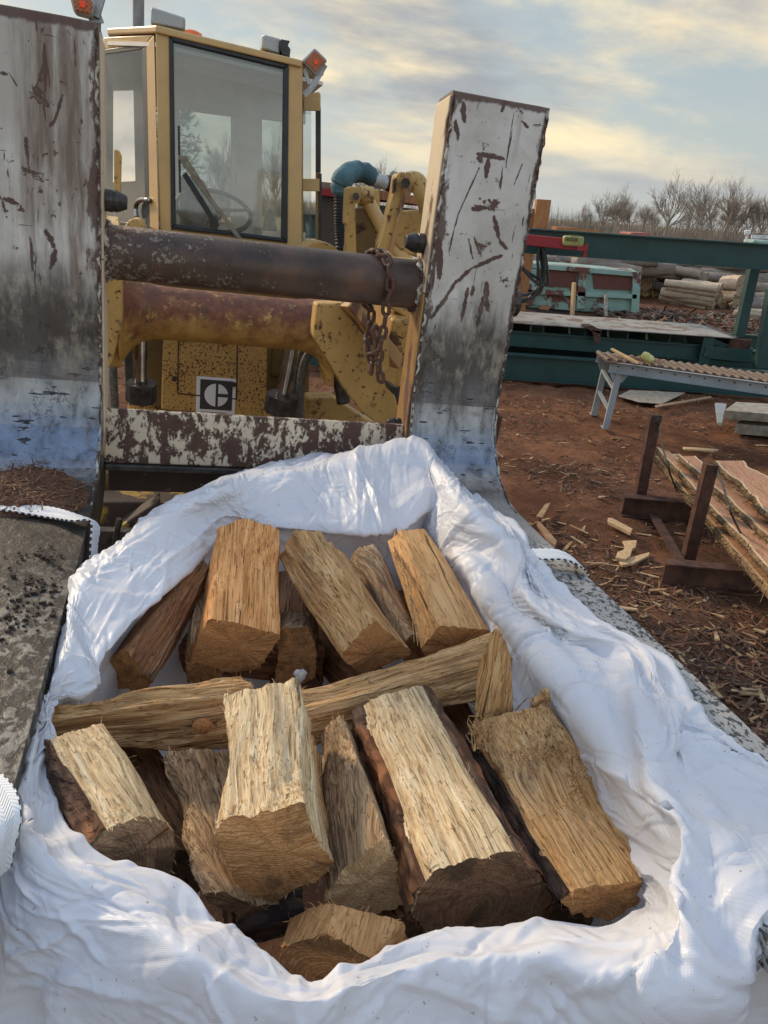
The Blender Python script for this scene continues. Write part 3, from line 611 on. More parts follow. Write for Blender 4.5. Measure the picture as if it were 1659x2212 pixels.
for q in (-.92, 1.40):
    T_ = empty('wheel', frameM((q, 4.2, -1.45)), parent=loader)
    prof = [(-.2, .36), (-.22, .55), (-.19, .66), (-.1, .70), (.1, .70), (.19, .66), (.22, .55), (.2, .36)]
    mb = MB(); G = np.array([[(q+a, 4.2+b_*math.cos(t_), -1.45+b_*math.sin(t_)) for a, b_ in prof] for t_ in np.linspace(0, 2*math.pi, 49)[:-1]]); mb.grid(G, closed_u=True)
    for k in range(24):
        t_ = 2*math.pi*k/24
        for s in (-1, 1):
            c = np.array([q+s*.1, 4.2+.705*math.cos(t_+s*.06), -1.45+.705*math.sin(t_+s*.06)]); rd = np.array([0, math.cos(t_), math.sin(t_)]); tg = np.array([s*.45, -math.sin(t_), math.cos(t_)]); tg /= np.linalg.norm(tg)
            mb.box(c, (.21, .06, .05), [norm(np.cross(tg, rd)), tg, rd])
    mk('tyre', mb, black_rubber, T_, MFRAME, mspace=True); mk('rim', MB().tube([(q-.12, 4.2, -1.45), (q-.1, 4.2, -1.45), (q+.1, 4.2, -1.45), (q+.12, 4.2, -1.45)], [.30, .37, .37, .30], 28, smooth=False), yellow, T_, MFRAME, mspace=True)
# ---- hoses in the front
def hose(name, px, f, r, mat, n=60, ribs=0, par=None, depth=None):
    P_ = np.array([m(x, y, f+(depth[i] if depth else 0)) for i, (x, y) in enumerate(px)]); q = cr_interp(P_, np.linspace(0, len(P_)-1.0001, n))
    rr = [r*(1+(.16*math.cos(i*math.pi) if ribs else 0)) for i in range(n)]
    return part(name, MB().tube(q, rr, 14), mat, par)
hose_m = simple('hydraulic_hose', (.055, .05, .045), .5, 0, .4, 30, .0005); wrap_m = simple('spiral_wrapped_hose', (.12, .115, .10), .6, 0, .4, 60, .001)
hose('hose', [(650, 905), (648, 850), (656, 790), (674, 755), (690, 742)], 3.2, .018, wrap_m, 80, 1); hose('hose', [(634, 900), (636, 840), (646, 780), (664, 742), (686, 728)], 3.25, .018, wrap_m, 80, 1)
hose('hose', [(262, 690), (248, 740), (244, 800), (248, 880)], 3.25, .017, wrap_m, 80, 1); hose('hose', [(272, 690), (276, 760), (282, 850)], 3.3, .017, hose_m)
for p in ((688, 742), (684, 728)): part('hose_fitting', MB().tube([m(*p, 3.0), m(p[0]+12, p[1]+30, 3.0)], [.022, .015], 6, smooth=False), chrome)
hose('hose', [(700, 770), (720, 800), (735, 830), (742, 870)], 3.15, .03, dark_steel)
mb = pz([(690, 775), (722, 790), (722, 838), (704, 830)], 3.1, .1); part('valve_bracket', mb, yellow, bevel=.006)
# ---- upper linkage seen between cab and right fork
B1 = [(748, 408), (758, 402), (777, 404), (777, 427), (767, 446), (771, 560), (748, 560), (750, 487), (745, 482)]
tw = part('tilt_tower', pz(B1, 3.9, .07), yellow, bevel=.006)
part('tower_plate', pz([(806, 410), (819, 408), (821, 450), (812, 560), (800, 560)], 4.15, .06), yellow, tw, .006)
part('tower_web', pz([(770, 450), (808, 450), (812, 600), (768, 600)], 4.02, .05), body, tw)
part('pivot_bolt', MB().tube([m(769, 424, 3.9), m(769, 424, 3.86)], .018, 6, smooth=False), dark_steel, tw)
A = m(789, 424, 4.02); B = m(832, 503, 4.0); C_ = m(880, 570, 3.9)
tc_ = part('tilt_cylinder', MB().tube([A, A+(B-A)*.12, B, C_], [.038, .034, .034, .034], 22), yellow_cab)
part('cylinder_eye', MB().tube([A+np.array([-.035, 0, 0]), A+np.array([.035, 0, 0])], .048, 22), yellow, tc_)
L2 = [(855, 380), (864, 371), (886, 372), (888, 418), (874, 434), (843, 560), (812, 560), (849, 419)]
lk = part('tilt_link', pz(L2, 3.55, .08), yellow, bevel=.006)
mb = pz([(876, 372), (888, 373), (889, 417), (875, 435), (846, 562), (836, 560), (868, 425)], 3.535, .02); part('link_edge', mb, brown_side, lk, .003)
part('link_pin', MB().tube([m(876, 395, 3.53), m(876, 395, 3.49)], .022, 6, smooth=False), dark_steel, lk); part('link_pad', pz([(850, 388), (857, 383), (856, 412), (848, 418)], 3.53, .02), rust_mat, lk, .003)
part('link_elbow', MB().tube(cr_interp(np.array([m(880, 392, 3.75), m(900, 392, 3.75), m(914, 420, 3.72), m(925, 455, 3.7), m(930, 500, 3.7)]), np.linspace(0, 3.999, 24)), .042, 20), yellow, lk)
part('bellcrank_plate', pz([(858, 456), (915, 452), (915, 560), (868, 545), (852, 520)], 3.9, .06), yellow, bevel=.008)
part('arm_head', pz([(838, 540), (852, 556), (960, 566), (960, 700), (885, 690), (830, 660), (832, 560)], 2.98, .07), yellow, bevel=.008)
# ---- cab
CF = 4.8; CB = 6.0
cab = empty('cab', frameM((.0, 5.3, -.3)), parent=loader)
def cp(name, mb, mats, bevel=0, seg=2, label=None): return part(name, mb, mats, cab, bevel, seg, label)
cream_in = simple('cab_lining', (.74, .69, .61), .8, 0, .1, 6)
glass = bpy.data.materials.new('cab_glass'); glass.use_nodes = True; t = NT(glass.node_tree); t.n.clear()
tr = t.node('ShaderNodeBsdfTransparent'); t.set(tr.inputs[0], (.86, .89, .88)); gl = t.node('ShaderNodeBsdfGlossy'); gl.inputs['Roughness'].default_value = .06; df = t.node('ShaderNodeBsdfDiffuse'); t.set(df.inputs[0], (.5, .5, .46))
ms = t.node('ShaderNodeMixShader'); ms2 = t.node('ShaderNodeMixShader'); fr = t.node('ShaderNodeFresnel'); fr.inputs[0].default_value = 1.45
t.set(ms.inputs[0], t.math('ADD', fr.outputs[0], .06)); t.l.new(tr.outputs[0], ms.inputs[1]); t.l.new(gl.outputs[0], ms.inputs[2])
t.set(ms2.inputs[0], t.mr(t.noise(t.coord(), 3, 5), .3, .8, .04, .15)); t.l.new(ms.outputs[0], ms2.inputs[1]); t.l.new(df.outputs[0], ms2.inputs[2]); t.l.new(ms2.outputs[0], t.node('ShaderNodeOutputMaterial').inputs[0])
def ring_plate(outer, inner, f, th, f_in=None):
    """frame with a hole: outer and inner have the same number of points"""
    mb = MB(); n = len(outer); o = [m(*p, f) for p in outer]; i_ = [m(*p, f) for p in inner]; d = np.array([0, th, 0])
    for k in range(n):
        j = (k+1) % n; mb.hexa([o[k], o[j], i_[j], i_[k], o[k]+d, o[j]+d, i_[j]+d, i_[k]+d])
    return mb
# windscreen with black seal
Wo = [(365, 75), (624, 140), (621, 524), (370, 494)]; Wi = [(375, 90), (613, 148), (608, 514), (380, 484)]
cp('windscreen_seal', ring_plate(Wo, Wi, CF-.02, .05), black_rubber, .006)
ws = cp('windscreen', pz(Wi, CF, .008), glass)
# posts and sills
cp('corner_post', pz([(336, 66), (367, 72), (371, 520), (345, 520)], CF-.01, .07), yellow_cab, .008)
cp('front_post', pz([(622, 136), (654, 142), (651, 545), (619, 530)], CF-.01, .09), yellow_cab, .008)
cp('sill', pz([(345, 492), (655, 528), (655, 610), (345, 590)], CF+.0, .08), yellow_cab, .008)
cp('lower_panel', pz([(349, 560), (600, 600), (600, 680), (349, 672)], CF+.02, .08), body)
# left door (turned slightly back) : own plane, further back at its left
def mq(x, y, f0, f1, x0=336, x1=236):
    s = (x-x0)/(x1-x0); return m(x, y, f0+(f1-f0)*s)
def dprism(pts, th=.03, f0=CF, f1=CF+.75, mb=None): return (mb or MB()).prism([mq(x, y, f0, f1) for x, y in pts], (0, th, 0))
Do = [(225, 80), (333, 74), (343, 500), (225, 500)]; Di = [(225, 114), (311, 101), (318, 486), (225, 480)]
def dring(o_, i_, f0, f1, th):
    mb = MB(); d = np.array([0, th, 0])
    for k in range(4):
        j = (k+1) % 4; A_ = [mq(*o_[k], f0, f1), mq(*o_[j], f0, f1), mq(*i_[j], f0, f1), mq(*i_[k], f0, f1)]; mb.hexa(A_+[q+d for q in A_])
    return mb
door = cp('door', dring(Do, [(225, 106), (316, 94), (324, 492), (225, 490)], CF+.01, CF+.76, .05), yellow_cab, .006)
cp('door_seal', dring([(225, 106), (316, 94), (324, 492), (225, 490)], [(225, 118), (307, 106), (314, 482), (225, 476)], CF+.01, CF+.76, .03), black_rubber, .004)
cp('door_glass', dprism([(225, 116), (308, 105), (315, 483), (225, 478)], .008, CF+.02, CF+.77), glass)
hb = np.array([mq(321, 433, CF, CF+.75), mq(322, 433, CF-.05, CF+.7), mq(308, 431, CF-.06, CF+.69), mq(297, 437, CF-.06, CF+.69), mq(293, 450, CF-.06, CF+.69), mq(295, 468, CF-.06, CF+.69)])
cp('door_handle', MB().tube(cr_interp(hb, np.linspace(0, 4.999, 24)), .014, 10), chrome)
# roof
rf = [m(232, 60, CF+.75), m(337, 54, CF-.03), m(652, 130, CF-.03), m(700, 150, CF+.7)]
rf = [rf[0], rf[1], rf[2], rf[3], rf[3]+np.array([0, 1.0, 0]), rf[0]+np.array([0, 1.0, 0])]
cp('roof', MB().prism(rf, (0, 0, -.035)), yellow_cab, .008)
rl = [p+np.array([0, .05 if p[1] < 5.2 else 0, -.07]) for p in rf]; cp('headliner', MB().prism(rl, (0, 0, -.02)), cream_in)
# back wall with rear windows (holes built from strips)
def strips(rects, f, th, mat, name):
    mb = MB()
    for (x0, y0, x1, y1) in rects:
        k = .12
        pz([(x0, y0+(x0-387)*k), (x1, y0+(x1-387)*k), (x1, y1+(x1-387)*k), (x0, y1+(x0-387)*k)], f, th, mb=mb)
    return cp(name, mb, mat)
strips([(225, 100, 660, 235), (340, 234, 384, 520), (502, 234, 566, 520), (225, 470, 660, 520), (225, 200, 345, 216), (612, 234, 650, 520)], CB, .05, cream_in, 'rear_wall')
cp('rear_window', pz([(384, 232), (503, 246), (503, 470), (384, 460)], CB+.02, .006), glass); cp('rear_window', pz([(566, 236), (612, 242), (612, 500), (566, 495)], CB+.02, .006), glass)
cp('window_seal', ring_plate([(383, 231), (505, 246), (505, 486), (383, 470)], [(388, 237), (499, 252), (499, 480), (388, 464)], CB-.01, .02), cream_in, .004)
cp('side_post', pz([(506, 300), (511, 300), (512, 470), (506, 470)], 5.7, .05), cream_in, .004)
mb = MB(); mb.box(m(500, 515, 5.3), (1.15, .8, .06)); mb.box(m(430, 480, 5.5), (.12, .3, .25)); cp('cab_floor', mb, simple('dark_cab', (.20, .19, .17), .7))
mb = MB(); pz([(385, 375), (442, 386), (470, 470), (470, 505), (385, 500)], 5.5, .2, mb=mb); cp('seat_back', mb, simple('gray_vinyl', (.14, .14, .135), .6), .04)
pz([(568, 498), (577, 452), (590, 446), (600, 500)], 5.3, .1, mb=(mb := MB())); cp('console', mb, simple('pale_plastic', (.35, .37, .38), .5), .01)
# steering wheel
sc = m(462, 455, 5.15); ax1 = np.array([1, .05, -.03]); ax2 = norm(np.cross(np.cross(ax1, (0, .85, .5)), ax1)); ring = [sc+.225*(math.cos(a)*norm(ax1)+math.sin(a)*ax2*1.0) for a in np.linspace(0, 2*math.pi, 49)[:-1]]
sw = cp('steering_wheel', MB().tube(ring, .014, 10, closed=True), simple('gray_wheel', (.13, .13, .12), .4))
mb = MB()
for a in (0.3, 2.4, 4.4): mb.tube([sc, sc+.22*(math.cos(a)*norm(ax1)+math.sin(a)*ax2)], .010, 8)
mb.tube([sc, sc+np.array([0, .1, -.35])], .03, 12); cp('steering_column', mb, dark_steel)
# wipers
mb = MB(); mb.beam(m(386, 272, CF-.05), m(389, 416, CF-.05), .012, .016, up=(0, 1, 0)); wb = cp('wiper_blade', mb, black_rubber)
mb = MB(); mb.beam(m(389, 341, CF-.07), m(520, 518, CF-.05), .022, .012, up=(0, 1, 0)); mb.beam(m(402, 341, CF-.08), m(512, 515, CF-.04), .011, .011, up=(0, 1, 0)); mb.box(m(395, 341, CF-.07), (.05, .02, .02)); cp('wiper_arm', mb, simple('wiper_metal', (.22, .19, .14), .5, .3))
mb = MB(); mb.beam(m(398, 375, CF-.04), m(470, 490, CF-.04), .03, .012, up=(0, 1, 0)); cp('wiper_blade', mb, black_rubber)
# right-hand door frame / grab bars beside the cab
mb = MB(); pz([(654, 204), (690, 198), (693, 204), (693, 520), (684, 520), (684, 232), (660, 226), (654, 226)], CF+.35, .05, mb=mb); sd = cp('side_door_frame', mb, yellow_cab, .006)
mb = pz([(684, 232), (693, 232), (693, 372), (684, 372)], CF+.32, .03); cp('door_edge_seal', mb, black_rubber); mb = pz([(690, 375), (695, 375), (695, 520), (690, 520)], CF+.30, .04); cp('door_edge_seal', mb, black_rubber)
mb = pz([(654, 386), (692, 386), (692, 414), (654, 412)], CF+.3, .03); cp('hinge_plate', mb, yellow_cab, .004); cp('hinge_plate', pz([(656, 212), (692, 214), (692, 240), (656, 238)], CF+.31, .02), yellow_cab, .004)
mb = pz([(654, 228), (672, 230), (672, 520), (654, 520)], CF+.42, .006); cp('side_glass', mb, glass)
mb = pz([(640, 205), (655, 205), (655, 530), (640, 530)], CF+.5, .03); cp('side_post', mb, yellow_cab)
# lamps and poles
def lamp(name, px, f, body_m, lens_m, depth=.10, inset=.06, label=None):
    P_ = [m(x, y, f) for x, y in px]; c = np.mean(P_, 0); o = part(name, MB().prism([c+(p-c)*1.06 for p in P_], (0, depth, 0)), body_m, bevel=.012, seg=3, label=label)
    lens = MB().prism([c+(p-c)*(1-inset)+np.array([0, -.004, 0]) for p in P_], (0, .012, 0)); part('lens', lens, lens_m, o, .008)
    return o
def lens_mat(name, col, em=0):
    mt, t, b = newmat(name); v = t.coord(); x, y, z = t.sep(v); g_ = t.math('MULTIPLY', t.math('SINE', t.math('MULTIPLY', x, 420)), t.math('SINE', t.math('MULTIPLY', z, 420)))
    t.set(b.inputs['Base Color'], t.mix(t.mr(g_, -1, 1), tuple(q*.8 for q in col), col)); b.inputs['Roughness'].default_value = .15; t.set(b.inputs['Normal'], t.bump(g_, .001))
    if em: b.inputs['Emission Color'].default_value = (1, .12, .03, 1); b.inputs['Emission Strength'].default_value = em
    return mt
clear_l = lens_mat('clear_lens', (.42, .43, .42)); amber_l = lens_mat('amber_lens', (.42, .13, .04)); red_dot = simple('lit_bulb', (.6, .05, .02), .4, emis=(1, .1, .04, .18)); lamp_body = simple('lamp_housing', (.33, .34, .34), .4, .2)
lamp('work_lamp', [(329, 15), (399, 38), (398, 64), (327, 50)], CF+.1, lamp_body, clear_l, label='clear work lamp above the cab corner')
lamp('work_lamp', [(568, 74), (606, 84), (604, 116), (566, 104)], CF+.1, lamp_body, clear_l, label='cracked clear work lamp')
part('lamp_shroud', pz([(606, 84), (627, 88), (622, 98), (628, 106), (626, 124), (610, 118), (602, 100)], CF+.08, .12), simple('black_plastic', (.02, .02, .02), .4), bevel=.004)
a1 = lamp('signal_lamp', [(680, 104), (707, 130), (683, 162), (653, 132)], CF+.0, lamp_body, amber_l, .06, .14, label='amber signal lamp turned on its corner')
part('lamp_bulb', MB().tube([m(683, 134, CF-.006), m(683, 134, CF-.012)], .012, 12), red_dot, a1)
mb = MB(); mb.beam(m(702, 140, CF+.03), m(676, 186, CF+.03), .02, .03); mb.beam(m(676, 186, CF+.03), m(656, 206, CF+.03), .018, .03); mb.beam(m(657, 150, CF+.03), m(668, 182, CF+.03), .015, .02); part('lamp_bracket', mb, lamp_body, a1)
FL = 3.2
a2 = lamp('signal_lamp', [(150, -14), (186, -26), (205, 8), (198, 36), (160, 26)], FL, lamp_body, amber_l, .06, .12, label='amber signal lamp behind the left fork')
part('lamp_bulb', MB().tube([m(178, 9, FL-.006), m(178, 9, FL-.012)], .010, 12), red_dot, a2)
mb = MB(); mb.beam(m(205, 36, FL+.05), m(224, -30, FL+.05), .03, .03); mb.beam(m(222, 50, FL+.05), m(202, -4, FL+.05), .008, .01); mb.beam(m(205, 36, FL+.05), m(200, 300, FL+.6), .04, .04); part('lamp_bracket', mb, lamp_body, a2)
part('beacon', MB().tube([m(414, 84, CF+.4), m(414, 71, CF+.4), m(414, 66, CF+.4)], [.062, .058, .03], 20), simple('orange_beacon', (.75, .14, .02), .25), label='orange beacon on the cab roof')
part('exhaust_stack', MB().tube([m(299, -60, 5.9), m(299, 70, 5.9)], .036, 18), simple('gray_stack', (.20, .20, .21), .5, .3))
mb = MB(); mb.prism([m(x, y, 4.2) for x, y in ((246, 322), (256, 324), (262, 336), (260, 418), (246, 424))], (0, .05, 0)); part('mirror_bracket', mb, yellow, bevel=.006)
ear = [m(690+48*math.cos(a), 565-44*math.sin(a), 4.0) for a in np.linspace(-.3, math.pi+.3, 20)]; part('fender', MB().prism(ear, (0, .2, 0)), yellow, bevel=.01)
ear = [m(290+22*math.cos(a), 500-28*math.sin(a), 4.0) for a in np.linspace(-.3, math.pi+.3, 16)]; part('fender', MB().prism(ear, (0, .3, 0)), yellow, bevel=.01)

# ================================================================== CHAIN on the cross tube
chain_m = painted('chain_steel', (.10, .065, .05), (.10, .04, .025), .5, 20, dirt=.3)
chn = empty('chain', frameM(m(830, 560, FD+.03)), 'rusty link chain looped over the cross tube beside the right fork', 'chain')
_proto = None
def links(path, L_=.046, w=.030, r=.0058, pitch=.0345):
    global _proto
    P_ = cr_interp(np.array(path), np.linspace(0, len(path)-1.0001, 400)); s = np.concatenate([[0], np.cumsum(np.linalg.norm(np.diff(P_, axis=0), axis=1))])
    if _proto is None:
        a, b_ = L_/2-w/2, w/2-r; loop = []
        for q in np.linspace(-math.pi/2, math.pi/2, 9): loop.append((0+b_*math.cos(q)+a, b_*math.sin(q), 0))
        for q in np.linspace(math.pi/2, 3*math.pi/2, 9): loop.append((b_*math.cos(q)-a, b_*math.sin(q), 0))
        mb = MB().tube(loop, r, 8, closed=True); _proto = mb
    k = 0; q = 0
    while q < s[-1]:
        i = min(np.searchsorted(s, q), 398); c = P_[i]; t_ = norm(P_[min(i+2, 399)]-P_[max(i-2, 0)]); side = norm(np.cross(t_, (0, 1., .2))); up_ = np.cross(t_, side)
        ang = (.55 if k % 2 else .55+math.pi/2)+rnd.uniform(-.25, .25); s2 = side*math.cos(ang)+up_*math.sin(ang); u2 = np.cross(t_, s2)
        fr_ = np.eye(4); B3 = np.stack([t_, s2, u2], 1); fr_[:3, :3] = M3@B3; fr_[:3, 3] = M2W(c)
        if 'link' not in bpy.data.meshes:
            o = mk('link', MB_shift(_proto, fr_), chain_m, chn, fr_)
        else:
            o = bpy.data.objects.new('link', bpy.data.meshes['link']); SC.collection.objects.link(o); o.parent = chn; o.matrix_local = Matrix((np.linalg.inv(FR[chn.name])@fr_).tolist())
        q += pitch; k += 1
def MB_shift(mb, fr_):
    r = MB(); v = np.array(mb.v)@fr_[:3, :3].T+fr_[:3, 3]; r.v = [tuple(q) for q in v]; r.f = mb.f; r.mi = mb.mi; r.sm = mb.sm; return r
ff = FD+.10
def around(x, a, rad=.080):
    c = m(x, 580, ff); return np.array([c[0], ff-rad*math.cos(a), -.146+rad*math.sin(a)])
path = [around(806, 2.1), around(812, 1.5), around(822, 1.0), around(828, .5), around(831, 0), around(833, -.35), m(835, 655, FD+.02), m(832, 690, FD+.03), m(824, 735, FD+.04), m(818, 780, FD+.05), m(822, 815, FD+.06)]
links(path)
links([around(800, 2.4), around(800, -2.4), m(801, 672, FD+.14), m(797, 720, FD+.12), m(794, 750, FD+.10), m(806, 765, FD+.06), m(816, 745, FD+.05), m(812, 715, FD+.05)])
links([m(794, 745, FD+.09), m(803, 790, FD+.07), m(797, 820, FD+.07)])
# ================================================================== FIREWOOD
def resample(poly, K, chaikin=.10):
    """closed polygon -> K points, the same share of points per edge for every section; corners slightly rounded"""
    poly = np.asarray(poly, float); n = len(poly); per = K//n; out = []
    for i in range(n):
        a, b = poly[i], poly[(i+1) % n]
        for k in range(per): out.append(a+(b-a)*(k+.5)/per)
    P_ = np.array(out)
    for _ in range(2): P_ = P_*.5+(np.roll(P_, 1, 0)+np.roll(P_, -1, 0))*.25
    return P_
LOGN = 0
def log(label, front, back, uf, ub, side=W_TAN, end=E_TAN, amp=.0022, ridge=1., seed=None, bark=None, bark_mat=BARK_R, pith=(.0, -.35), mids=None, NL=80, rough_end=.0042, fuzz=110, group='split firewood logs in the bag', tiltf=0., bow=0.):
    """front/back: outlines of the two ends in photo pixels; uf, ub: height of the two end centres below the eye"""
    global LOGN; LOGN += 1; seed = seed or LOGN*3
    def P3(s): return len(s) == 3
    if P3(front[0]):
        Fm = np.array([mu(*p) for p in front]); Bm = np.array([mu(*p) for p in back])
    else:
        B = mu(*np.mean(front, 0), uf); A = mu(*np.mean(back, 0), ub); ax = norm(B-A); nf = norm(ax+np.array([0, 0, tiltf]))
        def onp(p, C0, nn): q = raydir(*p)@M3; return q*((C0@nn)/(q@nn))
        Fm = np.array([onp(p, B, nf) for p in front]); Bm = np.array([onp(p, A, ax) for p in back])
    K = 132//len(Fm)*len(Fm)
    a = resample(Fm, K); b = resample(Bm, K); A = b.mean(0); B = a.mean(0); ax = norm(B-A); L_ = np.linalg.norm(B-A)
    secs = [b]+([resample(np.array([mu(*p) for p in q]), K) for q in mids] if mids else [])+[a]
    t = np.linspace(0, len(secs)-1-1e-6, NL); G = cr_interp(np.array(secs), t)                       # NL x K x 3
    if bow: G = G+np.array([0, 0, 1.])*(bow*np.sin(np.linspace(0, math.pi, NL)))[:, None, None]
    cen = G.mean(1, keepdims=True); out = G-cen; rad = np.linalg.norm(out, axis=-1, keepdims=True); out = out/rad
    s1 = norm(np.cross(ax, (0, 0, 1.))); s2 = np.cross(s1, ax)
    zl = (G-A)@ax; xl = (G-A)@s1; yl = (G-A)@s2
    Q = np.stack([xl*60, yl*60, zl*4], -1); Q2 = np.stack([xl*170, yl*170, zl*8], -1); Q3 = np.stack([xl*9, yl*9, zl*9], -1)
    wl = pn(np.stack([xl*22, yl*22, zl*5], -1), seed+9)
    D = amp*(.9*np.round(2.6*pn(np.stack([xl*34, yl*34, zl*3.2], -1), seed+20))/1.6+ridge*(1.3*pn(Q, seed)-1.3*np.abs(pn(Q2, seed+1))*1.0)+2.8*pn(Q3, seed+2)+1.5*wl)
    G = G+out*D[..., None]
    # uneven ends
    jag = rough_end*(pn(np.stack([xl*40, yl*40, 0*zl], -1), seed+4)+.6*pn(np.stack([xl*160, yl*160, 0*zl], -1), seed+5))
    k = np.linspace(0, 1, NL)[:, None]; wE = np.where(k > .97, 1, 0)-np.where(k < .03, 1, 0); G = G+ax*(jag*wE)[..., None]*1.0
    mb = MB(); mb.grid(G, smooth=True, closed_v=True, mi=0)
    for row, sgn in ((G[-1], 1), (G[0], -1)):
        c0 = row.mean(0); rings = []
        for j, s in enumerate((1, .86, .66, .44, .2, .03)):
            R_ = c0+(row-c0)*s; rr = np.stack([(R_-A)@s1*45, (R_-A)@s2*45, 0*R_[:, 0]], -1); R_ = R_+ax*sgn*(rough_end*.8*pn(rr, seed+6)*(s < .99))[:, None]; rings.append(R_)
        mb.grid(np.array(rings), smooth=True, closed_v=True, mi=1, flip=sgn > 0)
        mb.add(rings[-1], [tuple(range(K))], 1)
    # loose fibres torn up along the arrises and ends
    r = np.random.default_rng(seed)
    for _ in range(fuzz):
        i = int(r.integers(2, NL-2)) if r.random() < .5 else int(r.choice([1, NL-2, NL-3, 2])); j = int(r.integers(K)); p = G[i, j]; o_ = out[i, j]; tn = norm(G[min(i+1, NL-1), j]-G[max(i-1, 0), j])
        l = r.uniform(.006, .024); w = r.uniform(.0003, .0012); d1 = norm(tn*r.choice([-1, 1])+o_*r.uniform(.1, .7)+r.normal(size=3)*.3); d2 = norm(d1+o_*r.uniform(-.2, .8)+r.normal(size=3)*.4); sd_ = norm(np.cross(d1, o_))*w
        q0 = p-o_*.001; q1 = q0+d1*l*.5; q2 = q1+d2*l*.5; up = o_*w*.6
        mb.add([q0-sd_, q0+sd_, q0+up, q1-sd_*.7, q1+sd_*.7, q1+up*.7, q2], [(0, 1, 4, 3), (1, 2, 5, 4), (2, 0, 3, 5), (3, 4, 6), (4, 5, 6), (5, 3, 6)], 0)
    # frame: Z along the log, origin on the heart of the tree it was split from
    off = s1*(pith[0]*rad.mean()*2)+s2*(pith[1]*rad.mean()*2)
    fr_ = np.eye(4); fr_[:3, :3] = M3@np.stack([s1, s2, ax], 1) if np.linalg.det(np.stack([s1, s2, ax], 1)) > 0 else M3@np.stack([-s1, s2, ax], 1); fr_[:3, 3] = M2W(A+off)
    o = mk('firewood_log', mb, [side, end], frame=fr_, mspace=True); tag(o, label, 'firewood log', group)
    if bark:
        for (e0, e1) in bark:                                  # edge indices of the outline that carry bark
            n = len(Fm); per = K//n; js = [(j % K) for j in range(int(e0*per), int(e1*per)+1)]
            S = G[:, js]; O = out[:, js]; x3 = np.stack([xl[:, js]*34, yl[:, js]*34, zl[:, js]*20], -1)
            h = .005+.0045*fbm(x3, 3, seed+7)+.003*np.round(pn(x3*.6, seed+8)*2)/2; edge = np.ones(len(js)); edge[[0, -1]] = 0; h = np.maximum(h, -.001)
            w_ = np.minimum(np.arange(len(js)), np.arange(len(js))[::-1]); hole = pn(np.stack([xl[:, js]*14, yl[:, js]*14, zl[:, js]*10], -1), seed+3)+.22*np.minimum(w_, 4)[None, :]-.1
            h = np.where(hole < 0, -.004, h)*np.where(edge > 0, 1, 0)[None, :]+np.where(edge > 0, 0, -.004)[None, :]
            T_ = S+O*h[..., None]; bm_ = MB().grid(T_, smooth=False); mk('bark', bm_, bark_mat, o, fr_, mspace=True, fix=False)
    return o
# back row --------------------------------------------------------
log('brown quartered log lying against the left back of the bag', [(196, 1448), (271, 1401), (335, 1473), (320, 1492), (293, 1494), (233, 1487)], [(380, 1210), (430, 1205), (452, 1222), (450, 1265), (430, 1280), (395, 1262)], -.845, -.745, W_BROWN, E_BROWN, pith=(.2, .3))
L2_ = log('peach coloured log with straight grain, tallest at the back left', [(406, 1428), (450, 1334), (531, 1350), (606, 1372), (590, 1408), (551, 1449), (483, 1457)], [(460, 1180), (470, 1138), (527, 1117), (603, 1148), (596, 1215), (550, 1250), (490, 1240)], -.805, -.70, W_PEACH, E_TAN, amp=.0026, pith=(.0, .9))
log('narrow pale log wedged under the peach coloured log', [(404, 1420), (412, 1385), (470, 1420), (482, 1455), (440, 1478), (406, 1472)], [(410, 1290), (425, 1270), (455, 1262), (470, 1300), (450, 1320), (420, 1320)], -.875, -.80, W_GRAY, E_BROWN)
sm = log('short stub of log with a pale round fungus on its end', [(606, 1357), (666, 1353), (684, 1410), (678, 1466), (632, 1480), (592, 1472)], [(610, 1325), (650, 1318), (676, 1325), (690, 1370), (650, 1400), (602, 1390)], -.87, -.85, W_GRAY, E_BROWN, rough_end=.004, NL=24)
fc = mu(644, 1440, -.85)-np.array([0, .03, 0]); mb = MB(); G = [[fc+(norm((0, -.8, .6))*.006*(1-q*q))+(np.array([math.cos(a), 0, 0])+np.array([0, .6, .8])*math.sin(a))*q*.0125*(1+.12*math.sin(3*a)+.06*math.sin(7*a)) for a in np.linspace(0, 2*math.pi, 33)[:-1]] for q in (1., .8, .5, .2, .02)]
mb.grid(np.array(G), closed_v=True); mk('fungus', mb, simple('white_fungus', (.62, .58, .50), .8, 0, .2, 120, .001), sm, mspace=True)
log('grayish log standing behind the stub with the fungus', [(605, 1345), (660, 1340), (668, 1365), (650, 1385), (610, 1380), (600, 1365)], [(600, 1225), (640, 1222), (660, 1235), (655, 1262), (630, 1270), (605, 1255)], -.90, -.86, W_BROWN, E_DARK)
log('long split log with pale face slanting down from the back middle', [(733, 1418), (770, 1379), (810, 1343), (889, 1409), (850, 1430), (806, 1448), (776, 1457)], [(600, 1203), (630, 1143), (694, 1143), (755, 1207), (735, 1245), (690, 1262), (640, 1250)], -.80, -.71, W_TAN, E_TAN, amp=.0028, pith=(-.1, -.9), bow=-.008)
log('dull tan log between the pale faced log and the smooth one', [(858, 1400), (892, 1368), (930, 1398), (926, 1428), (880, 1440)], [(755, 1210), (772, 1186), (807, 1174), (836, 1215), (790, 1245)], -.85, -.75, W_GRAY, E_BROWN)
L7 = log('smooth orange log leaning on the right back of the bag', [(912, 1400), (950, 1352), (1058, 1360), (1075, 1400), (1000, 1440), (930, 1435)], [(837, 1170), (866, 1146), (916, 1139), (945, 1180), (905, 1212), (850, 1205)], -.815, -.705, W_SMOOTH, E_TAN, amp=.0012, pith=(.6, -.8))
mb = MB(); r_ = np.random.default_rng(5)
